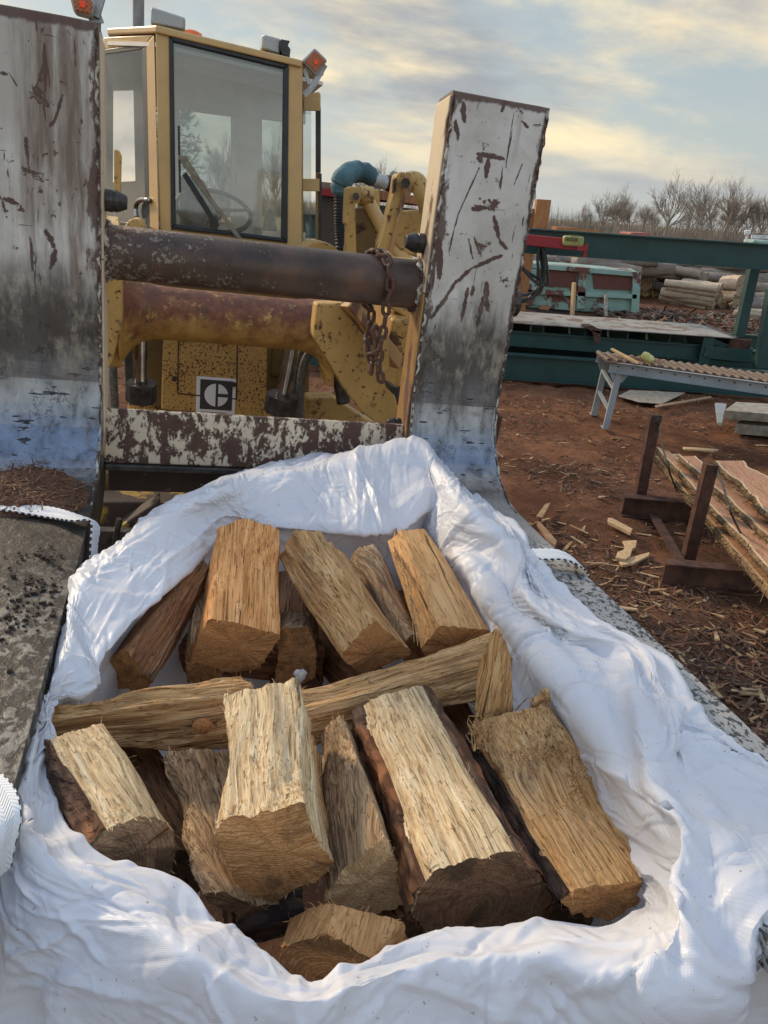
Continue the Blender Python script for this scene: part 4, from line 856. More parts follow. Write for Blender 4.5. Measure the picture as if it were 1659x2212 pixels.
for k in range(14):
    base = [(854, 1131), (860, 1195), (876, 1245), (886, 1290), (896, 1330), (904, 1390)]; n_ = r_.integers(3, 7); pp = [mu(x+r_.normal()*5*(i > 0), y+r_.normal()*6, -.69-.008*i+r_.normal()*.002) for i, (x, y) in enumerate(base[:n_] if k < 9 else base[3:])]
    q = cr_interp(np.array(pp), np.linspace(0, len(pp)-1.001, 24)); mb.tube(q, np.linspace(.0022, .0006, 24)*r_.uniform(.4, 1), 4, smooth=False)
mk('torn_fibres', mb, W_TAN, L7, mspace=True, fix=False)
# the two long logs lying across -----------------------------------
def lateral(label, TB, TF, LF, LB, TB2, TF2, LF2, LB2, **kw):
    """eight corners with heights: top-back, top-front, low-front, low-back at the left and at the right end"""
    return log(label, [TB2, TF2, LF2, LB2], [TB, TF, LF, LB], 0, 0, **kw)
L8_ = lateral('long log lying across the left half with a knot in its split face', (85, 1528, -.765), (78, 1566, -.775), (100, 1625, -.85), (130, 1560, -.87), (519, 1455, -.755), (545, 1485, -.765), (510, 1630, -.86), (520, 1530, -.88), side=W_TAN, end=E_TAN, amp=.0035, fuzz=150)
lateral('long curved log lying across the right half below the back row', (640, 1500, -.785), (630, 1545, -.79), (640, 1625, -.86), (660, 1560, -.88), (1098, 1357, -.745), (1148, 1415, -.765), (1120, 1490, -.83), (1100, 1440, -.87), side=W_TAN, end=E_TAN, amp=.0035, bow=.006, fuzz=150)
kc = mu(438, 1569, -.80); kn = norm(-kc); k1 = norm(np.cross(kn, (0, 0, 1.))); k2 = np.cross(k1, kn)
KG = [[kc+kn*(.006-.006*q*q)+(k1*math.cos(a)*1.3+k2*math.sin(a))*q*.013 for a in np.linspace(0, 2*math.pi, 25)[:-1]] for q in (1, .8, .6, .35, .05)]
fk = np.eye(4); fk[:3, :3] = M3@np.stack([k1, k2, kn], 1); fk[:3, 3] = M2W(kc)
mk('knot', MB().grid(np.array(KG), closed_v=True), wood_end('knot_wood', (.30, .12, .04), (.50, .24, .09), freq=1300, ringamp=.18), L8_, fk, mspace=True)
# front row ----------------------------------------------------------
log('log with charred bark and a gray weathered top at the left front', [(178, 1842), (226, 1790), (278, 1763), (337, 1757), (375, 1823), (372, 1912), (270, 1940)], [(88, 1650), (104, 1597), (160, 1580), (213, 1559), (252, 1605), (240, 1650), (140, 1700)], -.80, -.775, W_CREAM, E_GRAY, amp=.0028, bark=[(6.3, 7.0), (0.0, 1.05)], bark_mat=BARK_R, pith=(.5, -.2), fuzz=150)
log('wavy grained log sunk low between its neighbours', [(436, 1930), (470, 1925), (560, 1950), (625, 1955), (630, 1990), (520, 2010)], [(346, 1640), (365, 1622), (440, 1618), (500, 1630), (500, 1680), (400, 1690)], -.885, -.835, W_GRAY, E_DARK, amp=.0045, fuzz=150, mids=[[(392, 1770, -.86), (405, 1740, -.84), (480, 1735, -.84), (560, 1740, -.85), (570, 1790, -.89), (450, 1800, -.90)]])
log('broad rough log in the middle, its stepped end stained dark', [(461, 1789), (560, 1752), (656, 1739), (682, 1782), (719, 1873), (690, 1906), (575, 1958), (486, 1907)], [(476, 1500), (560, 1482), (644, 1464), (655, 1500), (672, 1560), (650, 1590), (580, 1610), (490, 1590)], -.785, -.745, W_CREAM, E_BROWN, amp=.0034, fuzz=200, pith=(.2, 1.2), mids=[[(490, 1650, -.715), (560, 1635, -.71), (660, 1632, -.715), (678, 1670, -.74), (690, 1720, -.79), (670, 1750, -.80), (580, 1760, -.80), (500, 1720, -.79)]])
log('ragged slab under the broad middle log showing at its right', [(600, 1800), (655, 1720), (690, 1770), (705, 1840), (660, 1900)], [(620, 1600), (655, 1560), (680, 1600), (690, 1640), (640, 1680)], -.825, -.795, W_TAN, E_BROWN, amp=.004, fuzz=150)
log('slim brownish wedge with a gray stain and sawn pale end', [(700, 1946), (728, 1893), (767, 1858), (834, 1802), (884, 1950), (803, 1980)], [(690, 1600), (705, 1570), (733, 1540), (741, 1541), (775, 1610), (730, 1640)], -.85, -.815, W_GRAY, E_PALE, amp=.002, pith=(-.6, .8))
log('biggest log with a cream split top and red bark on both flanks', [(898, 1975), (903, 1925), (948, 1884), (1020, 1857), (1108, 1840), (1171, 1888), (1190, 1940), (1150, 2005), (925, 2025)], [(768, 1590), (764, 1540), (800, 1510), (850, 1494), (905, 1482), (927, 1490), (952, 1540), (920, 1600), (800, 1620)], -.815, -.80, W_CREAM, E_DARK, amp=.0022, bark=[(8.4, 9.0), (0., 1.55), (4.15, 6.4)], bark_mat=BARK_R, pith=(0, -.2), rough_end=.004)
L15 = log('long plank shaped log by the right side with a torn splintered end', [(1203, 1945), (1244, 1912), (1391, 1897), (1391, 1950), (1310, 1989), (1231, 1975)], [(1005, 1605), (1018, 1568), (1180, 1515), (1202, 1560), (1150, 1640), (1030, 1650)], -.83, -.80, W_TAN, E_TAN, amp=.0026, bark=[(5.4, 6.0), (0, .6)], bark_mat=BARK_D, fuzz=170, mids=[[(1100, 1770, -.825), (1138, 1740, -.80), (1295, 1700, -.795), (1305, 1740, -.83), (1250, 1790, -.86), (1140, 1800, -.86)]])
# torn upright splinter and fibres on that log
def U(x, y, u): return mu(x, y, u)
mb = MB(); fb = 1.06
sp = [(1030, 1560), (1028, 1500), (1034, 1435), (1050, 1398), (1060, 1365), (1072, 1357), (1083, 1375), (1096, 1398), (1104, 1420), (1102, 1470), (1108, 1520), (1103, 1570)]
basef = U(1065, 1565, -.79)[1]; G = []
pl = [m(x, y, basef) for x, y in sp]
lefts = cr_interp(np.array([m(x, y, basef) for x, y in ((1026, 1568), (1028, 1500), (1034, 1435), (1050, 1398), (1068, 1358))]), np.linspace(0, 3.999, 40)); rights = cr_interp(np.array([m(x, y, basef+.01) for x, y in ((1108, 1570), (1108, 1510), (1104, 1440), (1096, 1396), (1076, 1358))]), np.linspace(0, 3.999, 40))
for s in (0, 1):
    rows = []
    for i in range(40):
        w_ = np.linspace(0, 1, 22)[:, None]; row = lefts[i]*(1-w_)+rights[i]*w_; th = .016*(1-i/41); row[:, 1] += (-1 if s == 0 else 1)*th*np.sin(w_[:, 0]*math.pi)**.4*.9 + .002*pn(np.stack([row[:, 0]*260, row[:, 2]*9, 0*row[:, 0]+s], -1), 3); rows.append(row)
    mb.grid(np.array(rows), smooth=False)
mk('torn_splinter', mb, W_TAN, L15, frameM(tuple(m(1065, 1565, basef))), mspace=True, fix=False)
mb = MB(); r_ = np.random.default_rng(9)
for k in range(190):
    if k < 80: x0, y0 = r_.uniform(1020, 1055), r_.uniform(1560, 1625); x1, y1 = x0-r_.uniform(5, 28), y0-r_.uniform(10, 75)
    elif k < 160: x0, y0 = r_.uniform(1110, 1215), r_.uniform(1530, 1650); x1, y1 = x0+r_.uniform(-8, 22), y0-r_.uniform(4, 30)
    else: x0, y0 = r_.uniform(1215, 1265), r_.uniform(1640, 1740); x1, y1 = x0+r_.uniform(0, 18), y0+r_.uniform(-6, 25)
    a = U(x0, y0, -.775); b_ = a+(U(x1, y1, -.775)-a)*np.array([1, .3, 1])+np.array([0, 0, r_.uniform(0, .02)]); c = b_+r_.normal(size=3)*.008
    mb.tube(cr_interp(np.array([a, b_, c]), np.linspace(0, 1.999, 8)), np.linspace(.0022, .0004, 8)*r_.uniform(.4, 1.1), 4, smooth=False)
mb2 = MB()
lp = [m(x, y, basef-.02) for x, y in ((1150, 1520), (1170, 1510), (1175, 1498), (1188, 1495), (1190, 1515), (1182, 1535), (1170, 1545), (1155, 1540))]
mb.prism(lp, (0, .012, 0)); mk('torn_fibres', mb, W_TAN, L15, mspace=True, fix=False)
log('half sawn block at the bottom front with two smooth brown faces', [(606, 2050), (690, 2017), (716, 2020), (800, 2072), (830, 2160), (680, 2180)], [(622, 1985), (690, 1955), (720, 1950), (872, 1990), (890, 2060), (700, 2070)], -.875, -.875, W_SMOOTH, E_BROWN, amp=.0008)
# a few lower ones glimpsed in the gaps ----------------------------
def fill(label, x0, y0, x1, y1, u, rad, side, end, seed):
    A = mu(x0, y0, u); B = mu(x1, y1, u); ax = norm(B-A); s1 = norm(np.cross(ax, (0, 0, 1.))); s2 = np.cross(s1, ax); rr = np.random.default_rng(seed); an = np.sort(rr.uniform(0, 2*math.pi, 1))+np.linspace(0, 2*math.pi, 6)[:-1]
    def pj(C0): return [(lambda q: (829.5+FPX*(q@cr)/(q@fw), 1106-FPX*(q@cu)/(q@fw), (C0+(s1*math.cos(a)+s2*math.sin(a))*rad)[2]))(M3@(C0+(s1*math.cos(a)+s2*math.sin(a))*rad)) for a in an]
    return log(label, pj(B), pj(A), 0, 0, side=side, end=end, amp=.003, NL=30, fuzz=20)
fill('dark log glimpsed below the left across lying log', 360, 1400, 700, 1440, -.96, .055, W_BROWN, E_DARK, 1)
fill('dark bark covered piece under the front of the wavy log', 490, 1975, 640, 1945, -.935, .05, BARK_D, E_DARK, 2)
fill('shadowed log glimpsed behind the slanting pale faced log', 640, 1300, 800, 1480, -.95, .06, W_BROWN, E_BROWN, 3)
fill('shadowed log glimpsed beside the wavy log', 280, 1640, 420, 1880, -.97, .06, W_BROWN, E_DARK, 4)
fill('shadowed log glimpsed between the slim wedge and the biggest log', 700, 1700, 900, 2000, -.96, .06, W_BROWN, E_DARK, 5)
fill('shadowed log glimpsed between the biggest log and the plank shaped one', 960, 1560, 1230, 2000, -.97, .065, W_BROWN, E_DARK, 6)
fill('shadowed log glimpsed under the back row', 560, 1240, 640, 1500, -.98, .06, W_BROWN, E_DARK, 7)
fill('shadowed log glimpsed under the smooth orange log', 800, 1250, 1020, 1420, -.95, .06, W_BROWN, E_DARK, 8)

# ================================================================== BAG
ST = [  # lip | crest | outer edge : photo pixels and height below the eye, clockwise from the left
 ((114,1600,-.76),(66,1650,-.74),(40,1660,-.80)), ((114,1530,-.75),(90,1520,-.74),(80,1500,-.80)), ((204,1478,-.75),(130,1400,-.71),(120,1380,-.80)), ((228,1420,-.73),(165,1290,-.69),(150,1270,-.78)),
 ((330,1300,-.71),(210,1222,-.67),(190,1235,-.76)), ((440,1200,-.70),(330,1132,-.64),(325,1122,-.72)), ((500,1130,-.70),(440,1074,-.62),(438,1066,-.70)), ((600,1138,-.70),(545,1032,-.62),(543,1024,-.70)),
 ((700,1142,-.70),(640,1014,-.61),(638,1007,-.70)), ((800,1145,-.69),(750,988,-.60),(750,982,-.70)), ((870,1135,-.69),(860,968,-.59),(862,964,-.70)), ((918,1095,-.67),(912,964,-.58),(920,965,-.70)),
 ((932,1115,-.70),(950,1010,-.60),(956,1005,-.70)), ((950,1175,-.72),(1008,1092,-.61),(1014,1082,-.70)), ((990,1245,-.75),(1085,1160,-.63),(1095,1155,-.695)), ((1045,1330,-.77),(1118,1218,-.655),(1126,1218,-.70)),
 ((1100,1370,-.77),(1145,1300,-.66),(1175,1280,-.70)), ((1150,1430,-.78),(1240,1365,-.665),(1268,1362,-.70)), ((1165,1480,-.80),(1345,1400,-.665),(1380,1425,-.70)), ((1200,1530,-.81),(1365,1475,-.67),(1450,1535,-.70)),
 ((1240,1620,-.81),(1385,1585,-.668),(1530,1630,-.72)), ((1310,1720,-.82),(1425,1700,-.672),(1600,1745,-.78)), ((1365,1785,-.82),(1490,1805,-.68),(1690,1860,-.84)), ((1400,1845,-.82),(1530,1900,-.69),(1850,1980,-.88)),
 ((1385,1925,-.81),(1500,2010,-.70),(1800,2200,-.92)), ((1380,1965,-.81),(1420,2060,-.71),(1650,2400,-.95)), ((1300,1992,-.80),(1330,2090,-.72),(1400,2450,-.95)), ((1180,1985,-.79),(1190,2080,-.73),(1200,2500,-.95)),
 ((1060,2005,-.79),(1060,2090,-.74),(1050,2500,-.95)), ((930,2022,-.79),(930,2100,-.74),(900,2500,-.95)), ((800,2072,-.78),(800,2130,-.74),(750,2500,-.95)), ((690,2120,-.78),(670,2160,-.74),(560,2500,-.95)),
 ((620,2094,-.78),(540,2140,-.74),(380,2420,-.92)), ((520,2026,-.78),(420,2080,-.73),(250,2330,-.90)), ((440,1966,-.78),(310,2000,-.73),(120,2230,-.86)), ((370,1905,-.77),(230,1950,-.73),(40,2160,-.84)),
 ((300,1880,-.77),(150,1900,-.72),(0,2110,-.82)), ((180,1835,-.77),(90,1850,-.72),(-30,2000,-.80)), ((126,1762,-.77),(60,1790,-.73),(-20,1880,-.78)), ((106,1690,-.77),(60,1720,-.74),(20,1740,-.80))]
NS = len(ST); lip = np.array([mu(*s[0]) for s in ST]); crest = np.array([mu(*s[1]) for s in ST]); outr = np.array([mu(*s[2]) for s in ST])
ctr = np.array([.24, 1.12, -.9]); od = crest-ctr; od[:, 2] = 0; od /= np.linalg.norm(od, axis=1)[:, None]
inner_gap = lambda P_: np.stack([np.minimum(P_[:, 0], .648), P_[:, 1], P_[:, 2]], 1)
drop = outr+od*.06+np.array([0, 0, -.20]); drop2 = outr+od*.05+np.array([0, 0, -.75])
tuck = inner_gap(lip+od*.03+np.array([0, 0, -.03])); wall = inner_gap(lip+od*.04+np.array([0, 0, -.12])); wall2 = inner_gap(lip+od*.02+np.array([0, 0, -.30])); flo = ctr+(lip-ctr)*.5; flo[:, 2] = -1.25
mid1 = (outr+crest)/2+np.array([0, 0, .010]); mid2 = (lip*.45+crest*.55)+np.array([0, 0, .004])
rings = np.stack([drop2, drop, outr, mid1, crest, mid2, lip, tuck, wall, wall2, flo], 1)          # NS x 11 x 3
ns = 520
tt = np.concatenate([np.linspace(0, 1.2, 8, endpoint=False), np.linspace(1.2, 7, 92, endpoint=False), np.linspace(7, 10-1e-4, 16)]); ntt = len(tt)
ss = np.linspace(0, NS, 4000, endpoint=False); line = cr_interp(rings[:, 4], ss, closed=True); seg = np.linalg.norm(np.roll(line, -1, 0)-line, axis=1); cum = np.concatenate([[0], np.cumsum(seg)])
ss = np.interp(np.linspace(0, cum[-1], ns, endpoint=False), cum, np.linspace(0, NS, 4001)) % NS              # even spacing along the crest
Gs = cr_interp(rings, ss, closed=True)
Gb = np.swapaxes(cr_interp(np.swapaxes(Gs, 0, 1), tt), 0, 1)
for _ in range(8): Gb = Gb*.5+.25*(np.roll(Gb, 1, 0)+np.roll(Gb, -1, 0))
du = np.roll(Gb, -1, 0)-np.roll(Gb, 1, 0); dv = np.gradient(Gb, axis=1); nn = np.cross(du, dv); nn /= np.linalg.norm(nn, axis=-1, keepdims=True)+1e-9
if nn[:, np.searchsorted(tt, 4)][..., 2].mean() < 0: nn = -nn
# the film has more length than the rim it is rolled over: let it buckle (position based relaxation)
wt = np.interp(tt, [0, 1.5, 2.2, 6.2, 7, 8, 10], [.3, .7, 1, 1, .5, .6, .2])[None, :, None]
X = Gb+nn*(.014*pn(Gb*5., 31)+.004*pn(Gb*11, 33))[..., None]*wt
ex_u = 1.0+.026*wt[..., 0]*(1+.7*pn(Gb*4, 5)); ex_v = 1.0+.016*wt[..., 0]*(1+.7*pn(Gb*4, 6))
def dist(A_, k, ax): return np.linalg.norm((np.roll(A_, -k, 0)-A_) if ax == 0 else (A_[:, k:]-A_[:, :-k]), axis=-1)
RU = {k: dist(Gb, k, 0)*ex_u for k in (1, 5, 12)}; RV = {k: dist(Gb, k, 1)*ex_v[:, :-k] for k in (1, 5, 12)}
S1 = np.linalg.norm(np.roll(Gb, -1, 0)[:, 1:]-Gb[:, :-1], axis=-1)*(ex_u+ex_v)[:, 1:]/2; S2 = np.linalg.norm(np.roll(Gb, -1, 0)[:, :-1]-Gb[:, 1:], axis=-1)*(ex_u+ex_v)[:, 1:]/2
def relax(X, it0, it1):
    for it in range(it0, it1):
        D = np.zeros_like(X); Wc = np.zeros(X.shape[:2]+(1,))
        for k, st in ((1, 1.), (5, KB4), (12, KB8)):
            e = np.roll(X, -k, 0)-X; l = np.linalg.norm(e, axis=-1, keepdims=True); c = e*((l-RU[k][..., None])/(l+1e-9))*.5*st; 
            D += c; D -= np.roll(c, k, 0); Wc += 2*st
            e = X[:, k:]-X[:, :-k]; l = np.linalg.norm(e, axis=-1, keepdims=True); c = e*((l-RV[k][..., None])/(l+1e-9))*.5*st
            D[:, :-k] += c; D[:, k:] -= c; Wc[:, :-k] += st; Wc[:, k:] += st
        R1 = np.roll(X, -1, 0)
        e = R1[:, 1:]-X[:, :-1]; l = np.linalg.norm(e, axis=-1, keepdims=True); c = e*((l-S1[..., None])/(l+1e-9))*.5; D[:, :-1] += c; t_ = np.zeros_like(X); t_[:, 1:] = c; D -= np.roll(t_, 1, 0)
        e = R1[:, :-1]-X[:, 1:]; l = np.linalg.norm(e, axis=-1, keepdims=True); c = e*((l-S2[..., None])/(l+1e-9))*.5; D[:, 1:] += c; t_ = np.zeros_like(X); t_[:, :-1] = c; D -= np.roll(t_, 1, 0); Wc += 4
        X = X+D/Wc*2*1.35
        X = X+(Gb-X)*ANCH*(1+3*np.exp(-((Gb[..., :1]-.66)/.16)**2))
        X[:, 0] = Gb[:, 0]; X[:, -1] = Gb[:, -1]
        if it % 4 == 0: X = clampbag(X)
    return X
TTb = np.broadcast_to(tt[None], Gb.shape[:2])
def clampfine(X):
    global TTb
    TTb = np.broadcast_to(np.interp(tv, np.arange(ntt), tt)[None], X.shape[:2]); return clampbag(X)
def clampbag(X):
    q0 = (X[..., 2] < -.69) & (X[..., 1] > .80) & (X[..., 0] < 0); X[..., 0] = np.where(q0, np.maximum(X[..., 0], -.181), X[..., 0])
    # rounded shoulder of the right tine
    act = (X[..., 0] > .655) & (X[..., 0] < .985) & (X[..., 2] < -.697) & (X[..., 1] > .4) & (X[..., 1] < 2.0) & (TTb > 1.6); R0 = .035; cxx, czz = .655+R0, -.697-R0
    ax_, az_ = X[..., 0]-cxx, X[..., 2]-czz; rr_ = np.sqrt(ax_**2+az_**2)+1e-9; corner = act & (ax_ < 0) & (az_ > 0); push = corner & (rr_ < R0); k_ = R0/np.maximum(rr_, .004)
    X[..., 0] = np.where(push, cxx+ax_*k_, X[..., 0]); X[..., 2] = np.where(push, czz+az_*k_, X[..., 2])
    rest = act & ~corner; dr = X[..., 0]-.655; dz_ = -.697-X[..., 2]; side = rest & ((dr < dz_*1.0) | (TTb > 6.2)); top = rest & ~side
    X[..., 0] = np.where(side, .655-.05*np.clip(dr, 0, .1), X[..., 0]); X[..., 2] = np.where(top, -.697+.02*dz_, X[..., 2])
    if X.shape[0] > 1000:
        global MSK
        msk = (side | top | push).astype(float)
        for _ in range(3): msk = np.clip(msk+np.roll(msk, 2, 0)+np.roll(msk, -2, 0)+np.roll(msk, 2, 1)+np.roll(msk, -2, 1), 0, 1)
        MSK = msk.copy()
        for _ in range(8): MSK = MSK*.4+.15*(np.roll(MSK, 3, 0)+np.roll(MSK, -3, 0)+np.roll(MSK, 3, 1)+np.roll(MSK, -3, 1))
        for _ in range(10):
            a_ = (np.roll(X, 1, 0)+np.roll(X, -1, 0)+np.concatenate([X[:, :1], X[:, :-1]], 1)+np.concatenate([X[:, 1:], X[:, -1:]], 1))/4; X = X+(a_-X)*.7*msk[..., None]
    return X
KB4, KB8, ANCH = .45, .2, .0025
X = relax(X, 0, 320)
X = clampbag(X)
# finer grid (smooth interpolation), then slight small creasing
su = np.linspace(0, ns, ns*3, endpoint=False); Xf = cr_interp(X, su, closed=True); tv = np.linspace(0, ntt-1.0001, ntt*3); Xf = np.swapaxes(cr_interp(np.swapaxes(Xf, 0, 1), tv), 0, 1)
Gbf = cr_interp(Gb, su, closed=True); Gbf = np.swapaxes(cr_interp(np.swapaxes(Gbf, 0, 1), tv), 0, 1)
along = np.broadcast_to((np.arange(len(su))*cum[-1]/len(su))[:, None], Xf.shape[:2]); acr = np.broadcast_to(np.cumsum(np.linalg.norm(np.diff(Gbf, axis=1, prepend=Gbf[:, :1]), axis=-1).mean(0))[None], Xf.shape[:2])
def lattice(a, b_, cells, size_b, seed, shear=.5, warp=.45):
    """flat facets meeting in straight creases: random heights on a sheared triangle lattice, linear in between"""
    P_ = np.stack([Gbf[..., 0], Gbf[..., 1], Gbf[..., 2]], -1)/size_b*.45; u = a/cum[-1]*cells+warp*pn(P_, seed+1); v = b_/size_b+warp*pn(P_, seed+2)+shear*a/cum[-1]*cells
    hsh = np.random.default_rng(seed).normal(size=(512, 512)).clip(-1.6, 1.6); dg = np.random.default_rng(seed+1).random((512, 512)) < .5
    i = np.floor(u).astype(int); j = np.floor(v).astype(int); f = u-i; g = v-j; i %= cells; j = j % 512; i2 = (i+1) % cells; j2 = (j+1) % 512
    A_, B_, C_, D_ = hsh[i, j], hsh[i2, j], hsh[i2, j2], hsh[i, j2]
    t1 = np.where(f > g, A_+(B_-A_)*f+(C_-B_)*g, A_+(C_-D_)*f+(D_-A_)*g); t2 = np.where(f+g < 1, A_+(B_-A_)*f+(D_-A_)*g, C_+(D_-C_)*(1-f)+(B_-C_)*(1-g)); return np.where(dg[i, j], t1, t2)
Xf = clampfine(Xf)
du = np.roll(Xf, -1, 0)-np.roll(Xf, 1, 0); dv = np.gradient(Xf, axis=1); nf_ = np.cross(du, dv); nf_ /= np.linalg.norm(nf_, axis=-1, keepdims=True)+1e-9
if nf_[:, np.searchsorted(np.interp(tv, np.arange(ntt), tt), 4)][..., 2].mean() < 0: nf_ = -nf_
wf = np.interp(tv, np.arange(ntt), np.interp(tt, [0, 1.5, 2.2, 6, 7, 8, 10], [.8, .9, 1, 1, .7, .8, .6]))[None]
cell = lambda s_: int(round(cum[-1]/s_))
def creases(seed, n, len_, wid, amp_, radial):
    """long straight folds pressed into the film: tents along random segments of the developed sheet"""
    r = np.random.default_rng(seed); C = cum[-1]; H = np.zeros(Xf.shape[:2]); a0 = along[:, 0]; b0 = acr[0]; lo, hi = np.interp([1.3, 8], np.interp(tv, np.arange(ntt), tt), b0)
    for _ in range(n):
        ca, cb = r.uniform(0, C), r.uniform(lo, hi); L_ = r.uniform(*len_); w_ = r.uniform(*wid); A_ = r.uniform(*amp_)*r.choice([-1, 1, 1]); an = r.normal()*.55+(math.pi/2 if r.random() < radial else 0)
        da = (a0-ca+C/2) % C-C/2; rows = np.where(np.abs(da) < L_/2+w_)[0]
        if len(rows) == 0: continue
        x_ = da[rows][:, None]; y_ = b0[None]-cb; t_ = x_*math.cos(an)+y_*math.sin(an); d_ = -x_*math.sin(an)+y_*math.cos(an)
        tp = np.clip(1-np.abs(t_)/(L_/2), 0, 1)**.6; w2 = w_*(.35+.65*tp); H[rows] += A_*np.clip(1-np.abs(d_)/w2, 0, 1)*tp
    return H
Hf = .0050*lattice(along, acr, cell(.26), .11, 5, 2, .2)+creases(1, 90, (.20, .60), (.018, .045), (.004, .011), .5)+creases(2, 620, (.07, .24), (.007, .022), (.0022, .0066), .6)+creases(3, 1500, (.03, .10), (.004, .010), (.0006, .0020), .5)
Hw = Hf*wf; Hw = Hw*(1-MSK)+(1.35*np.abs(Hw+.002)+.006)*MSK; Xf = Xf+nf_*Hw[..., None]
mb = MB().grid(Xf, closed_u=True, smooth=True)
bag = mk('bulk_bag', mb, bag_mat, frame=frameM((.24, 1.1, -1.6)), mspace=True, fix=False)
tag(bag, 'crumpled white woven bulk bag full of split firewood, hung between the forks', 'bulk bag')
uvl = bag.data.uv_layers.new(name='UVMap'); UV = np.stack([along/.0075, acr/.0075], -1).reshape(-1, 2)
li = np.zeros(len(bag.data.loops), int); bag.data.loops.foreach_get('vertex_index', li); uvl.data.foreach_set('uv', UV[li].astype(np.float32).ravel())
# straps -------------------------------------------------------------
def ribbon(name, path, side, w, th, parent, label=None):
    P_ = cr_interp(np.array(path), np.linspace(0, len(path)-1.0001, 90)); sd_ = cr_interp(np.array(side), np.linspace(0, len(side)-1.0001, 90)); sd_ /= np.linalg.norm(sd_, axis=1)[:, None]
    tg = np.gradient(P_, axis=0); nr = np.cross(tg, sd_); nr /= np.linalg.norm(nr, axis=1)[:, None]; wob = .0015*np.sin(np.linspace(0, 14, 90))[:, None]
    P_ = P_+nr*wob; loop = []
    for a, b_ in ((-.5, -.5), (-.25, -.5), (0, -.5), (.25, -.5), (.5, -.5), (.5, .5), (.25, .5), (0, .5), (-.25, .5), (-.5, .5)): loop.append(P_+sd_*w*a+nr*th*b_*(1+.3*abs(a)))
    G = np.stack(loop, 1); mb = MB().grid(G, closed_v=True, smooth=False); o = mk(name, mb, strap_mat, parent, mspace=True, fix=True)
    s = np.concatenate([[0], np.cumsum(np.linalg.norm(np.diff(P_, axis=0), axis=1))]); vv = np.array([0, .25, .5, .75, 1, 1, .75, .5, .25, 0]); uv = np.stack(np.broadcast_arrays(s[:, None], vv[None]), -1).reshape(-1, 2)
    l = o.data.uv_layers.new(name='UVMap'); li = np.zeros(len(o.data.loops), int); o.data.loops.foreach_get('vertex_index', li); l.data.foreach_set('uv', uv[li].astype(np.float32).ravel())
    if label: o['label'] = label
    return o
fS = mu(120, 1112, -.705)[1]
tp = mu(150, 1118, -.70)
ribbon('lifting_strap', [mu(-160, 1075, -.702), mu(-60, 1086, -.702), mu(40, 1097, -.699), mu(110, 1106, -.696), mu(160, 1119, -.692), np.array([-.172, tp[1]-.02, -.705]), np.array([-.168, tp[1]-.05, -.74]), np.array([-.166, tp[1]-.09, -.79]), np.array([-.155, tp[1]-.10, -.86])],
       [(0, 1, 0), (0, 1, 0), (0, 1, 0), (0, 1, .1), (.1, 1, -.1), (.25, .8, -.5), (.2, .8, -.6), (.2, .9, -.3), (.2, .9, -.2)], .052, .003, bag, 'woven strap laid over the left tine')
ribbon('lifting_strap', [mu(1080, 1200, -.72), mu(1120, 1198, -.70), mu(1160, 1196, -.683), mu(1205, 1197, -.676), mu(1240, 1212, -.682), np.array([.955, mu(1240, 1215, -.69)[1], -.715]), np.array([.962, mu(1240, 1215, -.69)[1]-.01, -.78]), np.array([.97, mu(1240, 1215, -.69)[1]-.01, -.90])],
       [(0, 1, 0), (0, 1, 0), (0, 1, .05), (0, 1, .05), (.1, 1, 0), (0, 1, 0), (0, 1, 0), (0, 1, 0)], .055, .003, bag, 'woven strap laid over the right tine')
ribbon('lifting_strap', [mu(-60, 1690, -.70), mu(-25, 1700, -.675), mu(2, 1735, -.665), mu(10, 1790, -.67), mu(0, 1850, -.69), mu(-15, 1900, -.72)], [(.5, .7, 0)]*6, .045, .003, bag, 'woven strap bulging at the near left corner')
# ================================================================== dirt on the left tine
cpile = np.array([m(55, 1040, 1.86)[0], 1.86, -.71])
def tsurf(f): return -.71 if f < 1.83 else -.44-math.sqrt(max(0, .27**2-(min(f, 2.09)-1.83)**2))
def preg(r): a = r.uniform(0, 2*math.pi); q = math.sqrt(r.random()); return (min(cpile[0]+math.cos(a)*q*.16, RL1-.03), cpile[1]+math.sin(a)*q*.13)
def phz(p): q = ((p[0]-cpile[0])/.15)**2+((p[1]-cpile[1])/.12)**2; return tsurf(p[1])+.030*max(0, 1-q)
gx, gy = np.meshgrid(np.linspace(-.17, .14, 60), np.linspace(-.12, .12, 50)); gz = np.array([[phz((cpile[0]+a, cpile[1]+b_)) for a, b_ in zip(ra, rb)] for ra, rb in zip(gx, gy)]); PP = np.stack([cpile[0]+gx, cpile[1]+gy, gz-.002], -1); ins_ = np.clip(1-((gx)/.15)**2-((gy)/.12)**2, 0, 1); PP[..., 2] += .006*fbm(PP*60, 3, 3)*np.clip(ins_*4, 0, 1)-.004*(ins_ <= 0)
pm = mk('sawdust_heap', MB().grid(PP, smooth=False), simple('red_sawdust', (.16, .075, .04), .95, 0, .5, 160, .004), frame=frameM(tuple(cpile)), mspace=True, fix=False)
tag(pm, 'heap of reddish sawdust and twigs on the left tine near the bend', 'sawdust', kind='stuff')
sv = slivers('sawdust_shreds', 420, preg, phz, [ch[1], ch[2], ch[2], ch[3], ch[4]], 21, (.006, .05), (.001, .004), mspace=True, frame=frameM(tuple(cpile)), tilt=.3); tag(sv, 'shreds of bark and twigs strewn over the sawdust heap', 'shreds', kind='stuff')
mb = MB(); r_ = np.random.default_rng(31); soil = simple('soil', (.045, .03, .02), .95, 0, .4, 90, .003)
centers = [mu(60, 1320, -.708), mu(30, 1345, -.708), mu(100, 1200, -.708), mu(120, 1060, -.708), mu(60, 1270, -.708), mu(110, 1270, -.708)]
